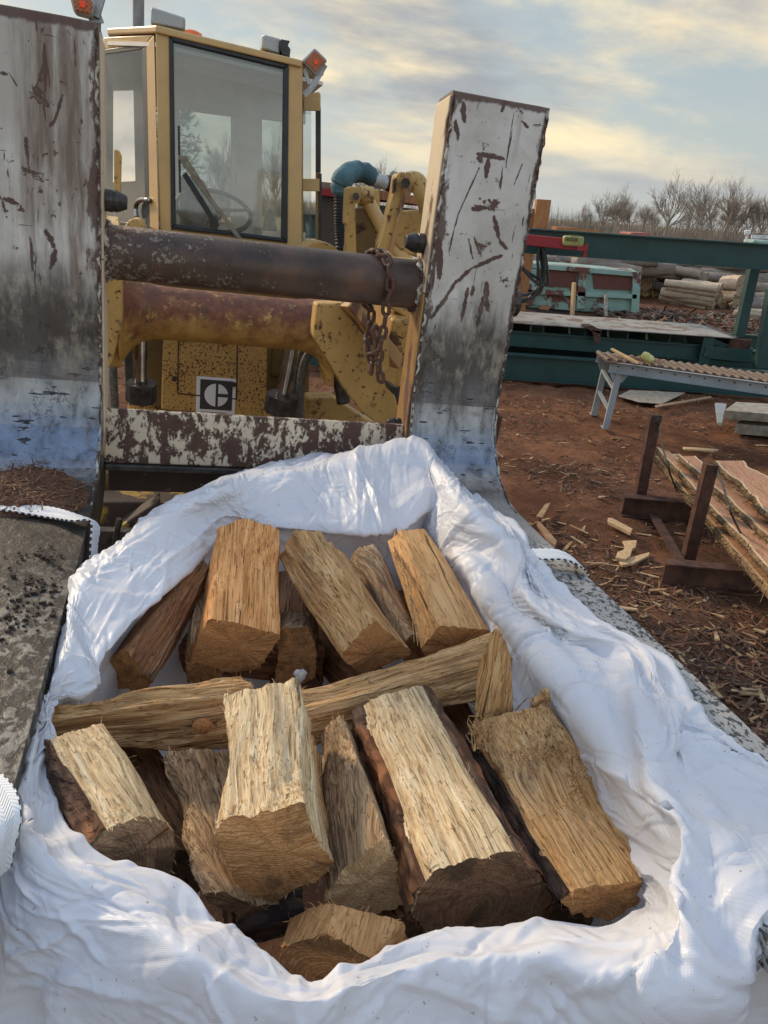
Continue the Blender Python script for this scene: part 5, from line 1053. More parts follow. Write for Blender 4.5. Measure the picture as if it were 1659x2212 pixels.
for k in range(260):
    c0 = centers[int(r_.integers(len(centers)))]; sdv = .03 if k % 3 else .075; p = c0+np.array([r_.normal()*sdv, r_.normal()*sdv, 0]); s = r_.uniform(.001, .0045)*r_.uniform(.4, 1)
    if p[0] > -.20: continue
    V = []; q = r_.normal(size=(8, 3))*.25
    for i, sg in enumerate([(a, b_, c) for c in (-1, 1) for a, b_ in ((-1, -1), (1, -1), (1, 1), (-1, 1))]): V.append(np.array([p[0], p[1], -.7085+s*.5])+(np.array(sg)+q[i])*s*np.array([1, 1, .7]))
    mb.hexa(V)
o = mk('soil_crumbs', mb, soil, frame=frameM(tuple(centers[0])), mspace=True, fix=False); tag(o, 'dark crumbs of soil scattered on the left tine', 'soil', kind='stuff')
# ================================================================== SAWMILL YARD (world coordinates)
def q4(a, b): return (1042.4+a*.3717, 384+b*.3717)
def wp(pts, Y, th, mb=None, mi=0): return (mb or MB()).prism([wy(*q4(*p), Y) for p in pts], (0, th, 0), mi)
def T(name, label, cat, at, group=None): return empty(name, frameW(tuple(at)), label, cat, group)
def wpart(name, mb, mat, par, bevel=0, label=None, fix=True):
    o = mk(name, mb, mat, par, frame=frameW(tuple(FR[par.name][:3, 3])), bevel=bevel, fix=fix)
    if label: o['label'] = label
    return o
timber = wood_side('fir_timber', (.30, .12, .045), (.42, .19, .08), (.50, .25, .11), st_amt=.08)
dirty_steel = painted('dusty_deck_steel', (.30, .28, .25), (.16, .10, .065), .45, 2.5, dirt=.5, rough=.45)
red_paint = painted('red_paint', (.30, .015, .02), (.10, .04, .03), .25, 5)
mill = T('sawmill', 'long dark green steel sawmill bed with an overhead rail beyond the right fork', 'sawmill', (5, 11.5, 0))
YA, YB, YC = 10.9, 11.4, 12.7
A0, A1 = wy(*q4(-900, 950), YA), wy(*q4(1900, 1245), YA-.2)
def ibeam(a, b, h, w, web=.02, fl=.022):
    a = np.array(a); b = np.array(b); mb = MB(); up = np.array([0, 0, h/2-fl/2]); mb.beam(a, b, web, h-.02); mb.beam(a+up, b+up, w, fl); mb.beam(a-up, b-up, w, fl); return mb
def zline(z, x0=-2.5, x1=8.5, Y0=11, Y1=11): return [x0, Y0, z], [x1, Y1, z]
hb_ = wy(*q4(800, 1150), YA)[2]
wpart('ground_rail', ibeam((-2., YA, .20), (9, YA, .20), .36, .16), green_paint, mill); wpart('ground_rail', ibeam((-2., YC+.2, .20), (9, YC+.2, .20), .34, .16), green_paint, mill)
zb = wy(*q4(900, 975), YB)[2]; zt = wy(*q4(900, 885), YB)[2]
wpart('bed_beam', ibeam((-1.5, YB, zb), wy(*q4(1560, 1035), YB).tolist(), .22, .10), green_paint, mill); wpart('bed_beam', ibeam((-1.5, YC, zb), (7.6, YC, zb), .22, .10), green_paint, mill)
# deck
P0 = wy(*q4(150, 832), YB); P1 = wy(*q4(1440, 925), YB); P2 = wy(*q4(1510, 945), YC-.2); zd = (P0[2]+P1[2])/2
xr = P1[0]; mb = MB(); mb.box(((xr-1.5)/2, (YB+YC)/2-.1, zd), (xr+1.5, YC-YB+.1, .014)); wpart('deck_plate', mb, dirty_steel, mill, .003)
mb = MB()
for k in range(12): 
    x_ = xr-.25-k*.62; mb = MB().box((x_, YB+.55, zd-.14), (.02, 1.1, .25)); wpart('deck_rib', mb, green_paint, mill)
mb = MB().tube([(xr+.09, YB-.05, zd-.07), (xr+.09, YC-.1, zd-.07)], .075, 20); wpart('end_roller', mb, dark_steel, mill)
mb = MB(); mb.box((xr+.12, YB-.10, zd-.14), (.32, .04, .26)); mb.box((xr-.15, YB-.10, zd-.22), (.5, .05, .06)); wpart('roller_bracket', mb, rust_mat, mill, .01)
wp([(1545, 1000), (1560, 960), (1560, 1010), (1590, 1080), (1300, 1050), (1290, 980)], YB-.16, .03, mb=(mb := MB())); wpart('bed_bracket', mb, green_paint, mill, .008)
mb = MB(); mb.box(wy(*q4(1293, 1030), YB-.12), (.16, .05, .5)); mb.tube([wy(*q4(1295, 1028), YB-.15), wy(*q4(1295, 1028), YB-.18)], .025, 8); wpart('bed_stand', mb, green_paint, mill, .006)
mb = wp([(585, 862), (640, 862), (690, 885), (690, 910), (630, 888)], YB-.2, .25); mb.prism([wy(*q4(*p), YB-.2) for p in ((635, 885), (688, 893), (680, 960), (655, 960))], (0, .03, 0)); wpart('bed_stop', mb, rust_mat, mill)
# overhead rail and posts
YT = 12.2; a = wy(*q4(250, 365), YT); b = wy(*q4(1659, 460), YT-.4); dv_ = norm(b-a); hh = wy(*q4(900, 340), YT)[2]-wy(*q4(900, 487), YT)[2]
ov = wpart('overhead_rail', ibeam(a-dv_*3.5, b+dv_*1.5, abs(hh)*1.0, .18), green_paint, mill)
def post(top, bot, Y0, Y1, w, name='mill_post'):
    A_ = wy(*q4(*top), Y0); B_ = wy(*q4(*bot), Y1); mb = MB().beam(A_, B_, w, w); return wpart(name, mb, green_paint, mill, .01)
p_ = wy(*q4(1575, 540), 12.6); g_ = wy(*q4(1487, 925), 12.6); post((1575, 530), (1487, 925), 12.6, 12.6, .15); mb = MB().beam(g_, (g_[0], g_[1], .2), .15, .15); wpart('mill_post', mb, green_paint, mill, .01)
post((1690, 640), (1612, 1105), 10.9, 10.9, .15)
mb = MB()
for p in ((1445, 432), (1445, 447)): mb.tube([wy(*q4(*p), YT-.15), wy(*q4(p[0]+14, p[1]), YT-.15)], .02, 10)
wpart('hose_coupling', mb, chrome, mill); mb = MB(); mb.box(wy(*q4(1410, 440), YT-.14), (.16, .06, .2)); wpart('valve_block', mb, dark_steel, mill, .01); mb = MB(); mb.box(wy(*q4(1430, 497), YT-.12), (.6, .04, .09)); wpart('rail_splice', mb, rust_mat, mill)
def cable(px, Y, r, mat, par, name='cable', n=50):
    P_ = cr_interp(np.array([wy(*q4(*p), Y) for p in px]), np.linspace(0, len(px)-1.001, n)); return wpart(name, MB().tube(P_, r, 8), mat, par)
for px in (((1455, 455), (1500, 495), (1560, 500), (1700, 480)), ((1450, 445), (1520, 470), (1600, 475), (1700, 455)), ((1440, 450), (1480, 510), (1600, 530), (1700, 520))): cable(px, YT-.16, .014, black_rubber, mill)
mb = MB(); a = wy(*q4(150, 350), YT-.35); b = wy(*q4(550, 390), YT-.45); mb.beam(a, b, .10, .15); arm = wpart('red_arm', mb, red_paint, mill, .01)
mb = MB(); mb.beam(wy(*q4(545, 405), YT-.5), wy(*q4(605, 412), YT-.5), .1, .07); mb.box(wy(*q4(598, 422), YT-.5), (.05, .05, .18)); wpart('arm_tip', mb, red_paint, mill)
mb = MB(); mb.box(wy(*q4(525, 368), YT-.5), (.30, .12, .14)); wpart('control_box', mb, simple('lime_plastic', (.30, .29, .10), .5), mill, .03); mb = MB(); mb.box(wy(*q4(518, 356), YT-.58), (.18, .02, .04)); mb.box(wy(*q4(535, 345), YT-.5), (.14, .06, .06)); wpart('control_button', mb, simple('dark_print', (.10, .09, .02), .5), mill)
for i, px in enumerate((((330, 395), (320, 480), (335, 590), (350, 630), (300, 600), (225, 520)), ((345, 395), (360, 480), (360, 560), (330, 640), (250, 680), (180, 680)), ((355, 400), (375, 520), (380, 620), (330, 590), (250, 540), (215, 500)), ((320, 400), (350, 540), (345, 640), (280, 700), (180, 710)), ((340, 398), (345, 560), (310, 650), (240, 720), (150, 700)), ((250, 400), (290, 385), (335, 395), (340, 410)))): cable(px, YT-.4+.03*i, .022, black_rubber, mill, 'control_cable')
mb = MB(); wp([(1575, 360), (1680, 365), (1680, 400), (1575, 395)], YT+.1, .4, mb=mb); wpart('motor_housing', mb, simple('pale_green', (.30, .42, .36), .5), mill, .03)
mb = MB().tube([wy(*q4(1540, 305), YT), wy(*q4(1540, 328), YT)], .045, 14); mb.tube([wy(*q4(1540, 328), YT), wy(*q4(1528, 390), YT)], .02, 8); mb.beam(wy(*q4(1565, 342), YT), wy(*q4(1680, 346), YT), .05, .05); wpart('mill_lamp', mb, simple('white_lamp', (.7, .7, .7), .4), mill)
# timber post behind the fork
tp_ = T('timber_post', 'orange brown timber post with a stub crosspiece by the fork edge', 'post', wz(1130, 668))
mb = MB(); a = wy(*q4(250, 179), 14.5); b = wy(*q4(215, 780), 14.5); b2 = np.array([a[0]-.1, 14.5, 0]); mb.beam(wy(*q4(285, 179), 14.5), np.array([wy(*q4(250, 700), 14.5)[0]-.18, 14.5, 0.]), .36, .30); wpart('upright', mb, timber, tp_, .01)
mb = MB(); mb.beam(wy(*q4(300, 210), 14.3), wy(*q4(381, 216), 14.3), .25, .48); wpart('crosspiece', mb, timber, tp_, .01)
# plank stack on top of the overhead beam (far), and small things in the distance
fb_ = tag(mk('plank', wp([(430, 285), (540, 290), (690, 308), (690, 320), (560, 308), (430, 303)], 13.5, .5), timber, frame=frameW(tuple(wy(1200, 495, 13.5)))), 'pale plank lying along the top of the overhead rail', 'plank')
ca = tag(mk('red_canopy', wp([(858, 325), (868, 318), (972, 322), (980, 338), (970, 345), (860, 340)], 30, 1.5), simple('faded_red', (.32, .10, .08), .6), frame=frameW(tuple(wy(1380, 508, 30)))), 'faded red machine canopy far beyond the overhead rail', 'canopy')
mb = MB()
for p in ((862, 338), (968, 342)): mb.beam(wy(*q4(*p), 30.5), np.array([wy(*q4(*p), 30.5)[0], 30.5, 0]), .15, .15)
mk('canopy_leg', mb, dark_steel, ca, frame=frameW(tuple(wy(1380, 508, 30))))
mk('canopy_hood', MB().box((wy(*q4(915, 400), 31)[0], 31.5, .8), (2.2, 1.6, 1.5)), simple('faded_red_hood', (.25, .08, .07), .6), ca, frame=frameW(tuple(wy(1380, 508, 30))), bevel=.1)
# ---- roller conveyor
conv = T('roller_conveyor', 'gray steel roller conveyor on splayed legs with sawdust on its rusty rollers', 'conveyor', wz(1308, 922))
legb = wz(*q4(730, 1450)); Yn = legb[1]; tl = wy(*q4(745, 1065), Yn); zc = tl[2]
nr0 = wz(*q4(740, 1068), zc); nr1 = wz(*q4(1700, 1200), zc); fr0 = wz(*q4(668, 1012), zc); 
dcv = norm(nr1-nr0); fr1 = fr0+dcv*6.; nr1 = nr0+dcv*6.
mb = MB()
def rail(a, b_, mb):
    mb.beam(a+np.array([0, 0, -.055]), b_+np.array([0, 0, -.055]), .006, .11); s_ = norm(np.cross(b_-a, (0, 0, 1)))*.022; mb.beam(a+s_, b_+s_, .045, .006); mb.beam(a+s_+np.array([0, 0, -.11]), b_+s_+np.array([0, 0, -.11]), .045, .006)
rail(nr0, nr1, mb); ra = wpart('side_rail', mb, galv, conv); mb = MB(); rail(fr0, fr1, mb); wpart('side_rail', mb, galv, conv)
mb = MB()
for k in range(40): c = nr0+dcv*(.1+k*.15)+np.array([0, -.006, -.04]); mb.tube([c, c+np.array([0, -.006, 0])], .009, 6)
wpart('axle_end', mb, black_rubber, ra)
rol = simple('rusty_roller', (.12, .085, .065), .6, .3, .4, 20); k = 0
pr = MB().tube([nr0*.93+fr0*.07, nr0*.07+fr0*.93], .028, 12)
ro = wpart('roller', pr, rol, conv)
for k in range(1, 60):
    c = ro.copy(); SC.collection.objects.link(c); c.parent = conv; c.matrix_local = Matrix.Translation(Vector((dcv*(.02+k*.09)).tolist()))
def leg(topc, w=.07, dx=-.04):
    t_ = np.array(topc)-np.array([0, 0, .10]); b_ = np.array([t_[0]+dx, t_[1], 0.]); mb = MB(); mb.beam(t_, b_, w, .035, up=(0, 1, 0)); mb.prism([t_+np.array([-.11, 0, .05]), t_+np.array([.13, 0, .05]), t_+np.array([.13, 0, -.0]), t_+np.array([.05, 0, -.12]), t_+np.array([-.05, 0, -.12]), t_+np.array([-.11, 0, -.0])], (0, .008, 0)); mb.box(b_+np.array([0, .04, .01]), (w, .12, .012)); return mb
for d_ in (.12, 3.3):
    wpart('leg', leg(nr0+dcv*d_), galv, conv, .003); wpart('leg', leg(fr0+dcv*d_), galv, conv, .003)
    n_, f_ = nr0+dcv*d_, fr0+dcv*d_; mb = MB()
    for zz in (.62, .28): mb.beam(n_*np.array([1, 1, zz])-np.array([.03, 0, 0]), f_*np.array([1, 1, zz+.12])-np.array([.03, 0, 0]), .035, .03)
    wpart('leg_brace', mb, galv, conv)
mb = MB(); mb.box((nr0+fr0)/2+dcv*.35+np.array([0, 0, .0]), (.75, .48, .008)); wpart('tray', mb, rust_mat, conv)
cc = (nr0+fr0)/2+dcv*.4
def creg(r): return (cc[0]+r.normal()*.18, cc[1]+r.normal()*.09)
tag(slivers('conveyor_sawdust', 500, creg, lambda p: cc[2]+.01+.02*max(0, 1-((p[0]-cc[0])/.25)**2), [ch[1], ch[2], ch[3]], 41, (.01, .06), (.003, .012)), 'sawdust lying on the near end of the roller conveyor', 'sawdust', kind='stuff')
tag(mk('lath', MB().beam(wz(*q4(750, 995), zc+.12), wz(*q4(905, 1078), zc+.04), .035, .02), simple('pale_lath', (.50, .34, .16), .7)), 'thin pale lath lying askew on the conveyor', 'lath')
bt = wz(*q4(940, 1060), zc+.05); tag(mk('yellow_bottle', MB().tube([bt+np.array([-.03, 0, .07]), bt+np.array([0, -.01, .05]), bt+np.array([.05, -.05, .02]), bt+np.array([.07, -.07, 0])], [.03, .045, .045, .03], 14), simple('pale_yellow_plastic', (.45, .42, .15), .5)), 'pale yellow plastic bottle lying on the conveyor', 'bottle')
# ---- steel bunks with uprights, slabs of cedar on them
def bunk(p_base, p_top, p_left, p_right_dir, Lr, label, hgt=None):
    B_ = wz(*p_base); up = wy(*p_top, B_[1]); Lp = wz(*p_left); E_ = T('steel_bunk', label, 'steel bunk', B_, 'rusty steel bunks')
    mb = MB(); s = .07; t_ = up-B_; mb.beam(B_, up, s, .012, up=(0, 1, 0)); mb.beam(B_+np.array([-s/2, .035, 0]), up+np.array([-s/2, .035, 0]), .012, .07, up=(0, 1, 0)); mb.beam(B_+np.array([s/2, .035, 0]), up+np.array([s/2, .035, 0]), .012, .07, up=(0, 1, 0)); wpart('upright', mb, rust_mat, E_)
    d_ = np.array(p_right_dir); h_ = .17; a = Lp+np.array([0, 0, h_/2]); b_ = a+norm(d_)*Lr; wpart('foot_beam', ibeam(a, b_, h_, .10, .01, .012), rust_mat, E_); return B_, up, a, b_
bk1 = bunk((1378, 1108), (1419, 897), (1342, 1112), (1, -.06, 0), 1.5, 'far rusty steel bunk upright with a twist of wire at its top')
bk2 = bunk((1488, 1218), (1540, 1005), (1428, 1262), (1, -.05, 0), 1.6, 'near rusty steel bunk with its upright leaning over the slabs')
tag(mk('rust_flat', MB().beam(wz(1410, 1110, .05), wz(1470, 1212, .05), .07, .012), rust_mat), 'flat rusty bar joining the two bunks on the ground', 'steel bar')
mb = MB().tube(cr_interp(np.array([bk1[1]+np.array([.03, 0, -.06]), wy(1428, 950, 5.6), wy(1445, 1015, 5.2), wz(1462, 1060, .2)]), np.linspace(0, 2.999, 40)), .007, 7)
for k in range(3): mb.tube([bk1[1]+np.array([-.03+.02*k, -.03, -.05]), bk1[1]+np.array([.03-.02*k, -.03, -.02])], .008, 6)
tag(mk('wire', mb, dark_steel), 'dark wire tied round the far upright and hanging onto the slabs', 'wire')
mb = MB().tube(cr_interp(np.array([bk2[1]+np.array([.03, 0, -.03]), wy(1562, 1050, 4.7), wy(1580, 1110, 4.4), wz(1610, 1170, .25)]), np.linspace(0, 2.999, 40)), .007, 7); tag(mk('wire', mb, dark_steel), 'dark wire hanging from the near upright onto the slabs', 'wire')
cedar = wood_side('cedar_face', (.36, .16, .08), (.50, .25, .14), (.58, .36, .22), st_amt=.05, fib=.4); sap = simple('pale_sapwood', (.60, .44, .24), .8, 0, .2, 30, .001); cbark = simple('fibrous_bark', (.20, .13, .07), .95, 0, .5, 40, .004)
def slab(label, pts_px, z, th, seed, live=.02):
    """live-edged board given by its two long edges on the photograph, lying at height z"""
    (a0, a1), (b0, b1) = pts_px; A0_, A1_, B0_, B1_ = wz(*a0, z[0]), wz(*a1, z[1]), wz(*b0, z[0]), wz(*b1, z[1]); n = 50; s = np.linspace(0, 1, n)[:, None]
    L_ = A0_*(1-s)+A1_*s; R_ = B0_*(1-s)+B1_*s; w_ = R_-L_; wn = w_/np.linalg.norm(w_, axis=1)[:, None]
    L_ = L_+wn*(live*fbm(np.stack([s[:, 0]*6, 0*s[:, 0], 0*s[:, 0]], -1), 3, seed))[:, None]; R_ = R_+wn*(live*fbm(np.stack([s[:, 0]*6, 0*s[:, 0], 0*s[:, 0]], -1), 3, seed+3))[:, None]
    dn = np.array([0, 0, -th]); c = np.array([np.linalg.norm(R_[i]-L_[i]) for i in range(n)])[:, None]; e = np.minimum(.018/c, .3)
    rows = np.stack([L_+dn*.5-wn*.012, L_, L_*(1-e)+R_*e, R_*(1-e)+L_*e, R_, R_+dn*.5+wn*.012, R_+dn, L_+dn], 1); mb = MB(); nn_ = 8; mi = []; f = []
    for i in range(n-1):
        for j in range(nn_): f.append((i*nn_+j, i*nn_+(j+1) % nn_, (i+1)*nn_+(j+1) % nn_, (i+1)*nn_+j)); mi.append({0: 2, 1: 1, 2: 0, 3: 1, 4: 2, 5: 2, 6: 2, 7: 2}[j])
    mb.add(rows.reshape(-1, 3), f, mi); mb.add(rows[0], [tuple(range(nn_))], 1); mb.add(rows[-1], [tuple(range(nn_))], 1)
    ax = norm(A1_-A0_); s1 = norm(np.cross(ax, (0, 0, 1))); fr_ = np.eye(4); fr_[:3, :3] = np.stack([s1, np.cross(ax, s1), ax], 1); fr_[:3, 3] = A0_
    r = np.random.default_rng(seed)
    for _ in range(120):
        i = int(r.integers(n-1)); p = L_[i]+dn*r.random()-wn[i]*.012; q = p-wn[i]*r.uniform(.01, .04)+r.normal(size=3)*.02; mb.tube([p, q], [.004, .001], 3, 2, smooth=False)
    return tag(mk('cedar_slab', mb, [cedar, sap, cbark], frame=fr_, fix=False), label, 'slab', 'cedar slabs on the bunks')
slab('wide wavy edged pink cedar slab lying uppermost at the right', [((1545, 995), (1760, 1200)), ((1605, 995), (1900, 1190))], (.55, .50), .05, 3, .05)
slab('long narrow slab with a split pale edge behind the near upright', [((1418, 965), (1720, 1290)), ((1445, 975), (1760, 1270))], (.42, .36), .05, 6)
slab('long cedar slab with fibrous bark leaning against the near upright', [((1415, 985), (1720, 1340)), ((1432, 985), (1745, 1310))], (.34, .26), .06, 9)
slab('short cedar slab under the wide one', [((1470, 985), (1700, 1190)), ((1500, 985), (1740, 1180))], (.48, .42), .05, 12, .03)
slab('dark edged slab between the long narrow slab and the wide one', [((1450, 980), (1700, 1240)), ((1470, 980), (1740, 1230))], (.40, .34), .05, 15, .03)
# ---- things lying on the ground
def flat_piece(name, label, cat, pts, z, th, mat, group=None):
    P_ = [wz(*p, z) for p in pts]; return tag(mk(name, MB().prism(P_, (0, 0, -th)), mat, frame=frameW(tuple(np.mean(P_, 0))), bevel=.004), label, cat, group)
sawn = simple('sawn_pale', (.50, .34, .18), .8, 0, .2, 30, .001)
flat_piece('wood_offcut', 'pale crooked offcut with a knot hole on the chips', 'offcut', [(1345, 1168), (1376, 1166), (1374, 1180), (1366, 1186), (1362, 1200), (1352, 1208), (1330, 1204), (1334, 1192), (1348, 1186), (1350, 1176)], .05, .02, sawn)
flat_piece('wood_offcut', 'small jagged offcut just below the crooked one', 'offcut', [(1336, 1210), (1404, 1192), (1402, 1200), (1370, 1216), (1345, 1220)], .03, .02, sawn)
flat_piece('wood_offcut', 'short chunky pale stick left of the steel upright foot', 'offcut', [(1313, 1118), (1322, 1118), (1367, 1142), (1363, 1150), (1315, 1126)], .05, .03, sawn)
flat_piece('wood_offcut', 'long flat sliver of board lying on the dirt beyond the bunks', 'offcut', [(1475, 965), (1500, 966), (1553, 970), (1540, 973), (1478, 969)], .04, .02, sawn)
flat_piece('wood_offcut', 'slim pale sliver beside the right tine edge', 'offcut', [(1324, 1306), (1376, 1313), (1380, 1317), (1330, 1312)], .04, .015, sawn)
flat_piece('wood_offcut', 'broad brown splinter beside the right tine near the strap', 'offcut', [(1158, 1115), (1178, 1088), (1190, 1085), (1172, 1118)], .04, .02, simple('brown_splinter', (.30, .19, .10), .8))
flat_piece('wood_offcut', 'long rotten stick beside the right tine', 'offcut', [(1160, 1128), (1168, 1128), (1204, 1168), (1200, 1176), (1188, 1168)], .05, .03, simple('brown_stick', (.26, .16, .09), .8))
bd = simple('stacked_board', (.30, .27, .22), .8, 0, .3, 10, .002)
mb = MB(); flat_piece('board_stack', 'gray boards with a round hole lying under the conveyor at the right', 'boards', [(1565, 886), (1590, 868), (1800, 880), (1790, 905)], .28, .10, bd)
flat_piece('board_stack', 'lower gray board under the stack at the right', 'boards', [(1590, 915), (1610, 898), (1820, 912), (1810, 935)], .13, .12, bd)
flat_piece('timber_offcut', 'gray plank propped under the sawmill bed', 'plank', [(1545, 870), (1570, 872), (1560, 915), (1550, 912)], .20, .03, galv)
flat_piece('cardboard', 'pale sheet of cardboard lying under the sawmill bed', 'sheet', [(1335, 855), (1360, 842), (1480, 848), (1430, 872), (1380, 868)], .04, .01, simple('card', (.34, .28, .20), .9))
flat_piece('long_lath', 'thin lath lying across the dirt under the sawmill bed', 'lath', [(1415, 875), (1535, 855), (1538, 858), (1418, 879)], .06, .02, simple('lath2', (.28, .18, .10), .9))
# ---- green dumpster
Yd = 20.5
dump_paint = painted('mint_paint', (.25, .39, .335), (.13, .05, .035), .45, 1.1, dirt=.35, soft=.02)
dump_rust = painted('flaking_mint', (.25, .39, .335), (.115, .04, .03), .64, 1.3, dirt=.3, soft=.02)
dm = T('dumpster', 'mint green steel dumpster flaking to red brown rust on its side', 'dumpster', wz(1250, 670))
def dz(a, b, Y=Yd): return wy(*q4(a, b), Y)
tlc, trc = dz(150, 490), dz(912, 553); blc, brc = dz(130, 745), dz(885, 800); D_ = np.array([.3, 1.8, 0])
mb = MB(); mb.hexa([blc, brc, brc+D_, blc+D_, tlc, trc, trc+D_, tlc+D_]); wpart('hull', mb, dump_paint, dm, .02)
mb = MB(); mb.prism([dz(290, 520, Yd-.05), dz(545, 538, Yd-.05), dz(545, 640, Yd-.05), dz(285, 625, Yd-.05)], (0, .06, 0)); mb.prism([dz(640, 550, Yd-.05), dz(880, 565, Yd-.05), dz(872, 655, Yd-.05), dz(650, 645, Yd-.05)], (0, .06, 0)); wpart('side_panel', mb, dump_rust, dm)
mb = MB()
for a, b in (((150, 500), (915, 562)), ((140, 655), (895, 690))): mb.beam(dz(*a, Yd-.08), dz(*b, Yd-.08), .1, .12)
for x_ in (290, 580, 895): mb.beam(dz(x_, 530+(x_-290)*.06, Yd-.08), dz(x_-12, 740+(x_-290)*.07, Yd-.08), .1, .2)
wpart('dumpster_rib', mb, dump_paint, dm, .01); wpart('dumpster_foot', MB().box(dz(845, 815), (.25, .3, .35)), timber, dm); wpart('dumpster_foot', MB().box(dz(350, 775), (.25, .3, .3)), timber, dm)
tag(mk('stake', MB().beam(wy(*q4(532, 610), 19.3), wz(*q4(520, 800)), .11, .06), sawn), 'thin pale stake leaning in front of the dumpster', 'stake'); tag(mk('stake', MB().beam(wy(*q4(718, 680), 19.5), wz(*q4(716, 815)), .07, .05), bd), 'short gray forked stake in front of the dumpster', 'stake')
# ---- log piles
pal = wood_side('peeled_log', (.34, .26, .18), (.50, .41, .30), (.62, .54, .42), st_amt=.12); grl = wood_side('old_gray_log', (.13, .11, .09), (.24, .20, .17), (.34, .30, .26), st_amt=.2); pale_end = wood_end('pile_end', (.30, .22, .14), (.44, .35, .24), freq=60)
LOGPILE = 'logs in the yard piles'
WHERE = {}
def trunk_log(a, b, r0, r1, mats, label, seed):
    a = np.array(a); b = np.array(b); ax = norm(b-a); s1 = norm(np.cross(ax, (0, 0, 1.))); s2 = np.cross(s1, ax); n = 14; L_ = np.linalg.norm(b-a); mb = MB(); rr = np.random.default_rng(seed); bd_ = rr.normal()*.03*L_; rows = []
    for i in range(9):
        s = i/8; c = a+(b-a)*s+s1*bd_*math.sin(s*math.pi); rows.append([c+(s1*math.cos(q)+s2*math.sin(q))*(r0+(r1-r0)*s)*(1+.06*math.sin(3*q+seed)+.05*rr.normal()) for q in np.linspace(0, 2*math.pi, n+1)[:-1]])
    mb.grid(np.array(rows), closed_v=True); mb.add(rows[0], [tuple(range(n))], 1); mb.add(rows[-1], [tuple(range(n))], 1)
    fr_ = np.eye(4); fr_[:3, :3] = np.stack([s1, s2, ax], 1); fr_[:3, :3] *= 1; 
    if np.linalg.det(fr_[:3, :3]) < 0: fr_[:3, 1] *= -1
    fr_[:3, 3] = a; return tag(mk('yard_log', mb, mats, frame=fr_), label, 'log', LOGPILE)
pileA = [((1060, 610), (1370, 645)), ((1070, 632), (1365, 668)), ((1040, 660), (1350, 705)), ((1060, 680), (1340, 725)), ((1030, 690), (1345, 752)), ((1045, 708), (1300, 760)), ((1160, 605), (1390, 640)), ((1200, 640), (1380, 690)), ((1180, 665), (1390, 725)), ((1240, 700), (1400, 745))]
for i, (a, b) in enumerate(pileA): trunk_log(wy(*q4(*a), 24+.12*i), wy(*q4(*b), 23.2+.1*i), .10+.015*(i % 3), .125+.02*(i % 2), [pal, pale_end], ['topmost', 'second from the top', 'third from the top', 'fourth from the top', 'lowest but one', 'lowest', 'back topmost', 'back middle', 'back low', 'back lowest'][i]+' peeled log of the pale pile right of the dumpster', 60+i)
pileB = [((1385, 620), (1500, 625)), ((1380, 655), (1505, 660)), ((1385, 690), (1490, 700)), ((1375, 730), (1490, 735)), ((1400, 755), (1480, 765)), ((1400, 600), (1510, 605))]
for i, (a, b) in enumerate(pileB): trunk_log(wy(*q4(*a), 24.5+.1*i), wy(*q4(*b), 23.8), .15, .19, [pal if i % 2 else grl, pale_end], ['log end facing forward high', 'log end facing forward below the high one', 'gray log in the middle', 'low log', 'lowest log', 'uppermost gray log'][i]+' in the stack left of the mill post', 80+i)
pileC = [((1270, 555), (1520, 560)), ((1290, 580), (1530, 590)), ((1180, 570), (1300, 590)), ((1540, 600), (1700, 590)), ((1560, 640), (1720, 650)), ((1565, 700), (1720, 700)), ((1560, 725), (1720, 730)), ((1570, 750), (1720, 752)), ((1460, 785), (1650, 800)), ((1480, 770), (1690, 790)), ((1470, 800), (1640, 812))]
lab = ['dark wet log lying along the top behind the pale pile', 'second dark log behind the pale pile', 'short brown log end behind the pale pile', 'gray log right of the mill post, uppermost', 'gray log right of the mill post, second', 'gray log right of the mill post, third', 'gray log right of the mill post, fourth', 'gray log right of the mill post, fifth', 'low pale pole on the ground by the mill post', 'pale pole behind the low one by the mill post', 'lowest pale pole by the mill post']
for i, (a, b) in enumerate(pileC): trunk_log(wy(*q4(*a), 26-.3*i if i < 8 else 22.4), wy(*q4(*b), 25.6-.3*i if i < 8 else 22.2), .17 if i < 8 else .09, .20 if i < 8 else .08, [grl if i < 8 else pal, pale_end], lab[i], 95+i)
rr = np.random.default_rng(77)
for i in range(56):
    x0 = rr.uniform(265, 1130); top = 455 if x0 < 600 else 480; y0 = rr.uniform(top, 560 if x0 < 900 else 640); L_ = rr.uniform(1.2, 3.2) if x0 > 480 else rr.uniform(.4, .9); a = wy(*q4(x0, y0), 27+rr.uniform(-2, 2)); a[2] = max(a[2], .2); an = rr.normal()*.7; r_0 = rr.uniform(.12, .26) if x0 > 480 else .12
    trunk_log(a, a+np.array([math.cos(an)*L_, math.sin(an)*L_, rr.normal()*.22]), r_0, r_0*.85, [grl, pale_end], ('small split' if x0 < 480 else 'gray weathered')+' log tumbled in the heap behind the dumpster', 120+i)
for o in bpy.data.objects:
    if o.name.startswith('yard_log') and 'tumbled' in o['label']: o['group'] = 'gray logs heaped behind the dumpster' if 'gray' in o['label'] else 'small split logs heaped behind the dumpster'
for i in range(26):
    x0 = rr.uniform(1130, 1700); y0 = rr.uniform(505, 590); a = wy(*q4(x0, y0), 30+rr.uniform(-1.5, 3)); a[2] = max(a[2], .2); L_ = rr.uniform(2, 3.6); an = rr.normal()*.25; r_0 = rr.uniform(.12, .2)
    o = trunk_log(a, a+np.array([math.cos(an)*L_, math.sin(an)*L_, rr.normal()*.12]), r_0, r_0*.85, [grl if i % 3 else pal, pale_end], 'weathered log of the long stacks beyond the mill posts', 400+i); o['group'] = 'long logs stacked beyond the mill posts'
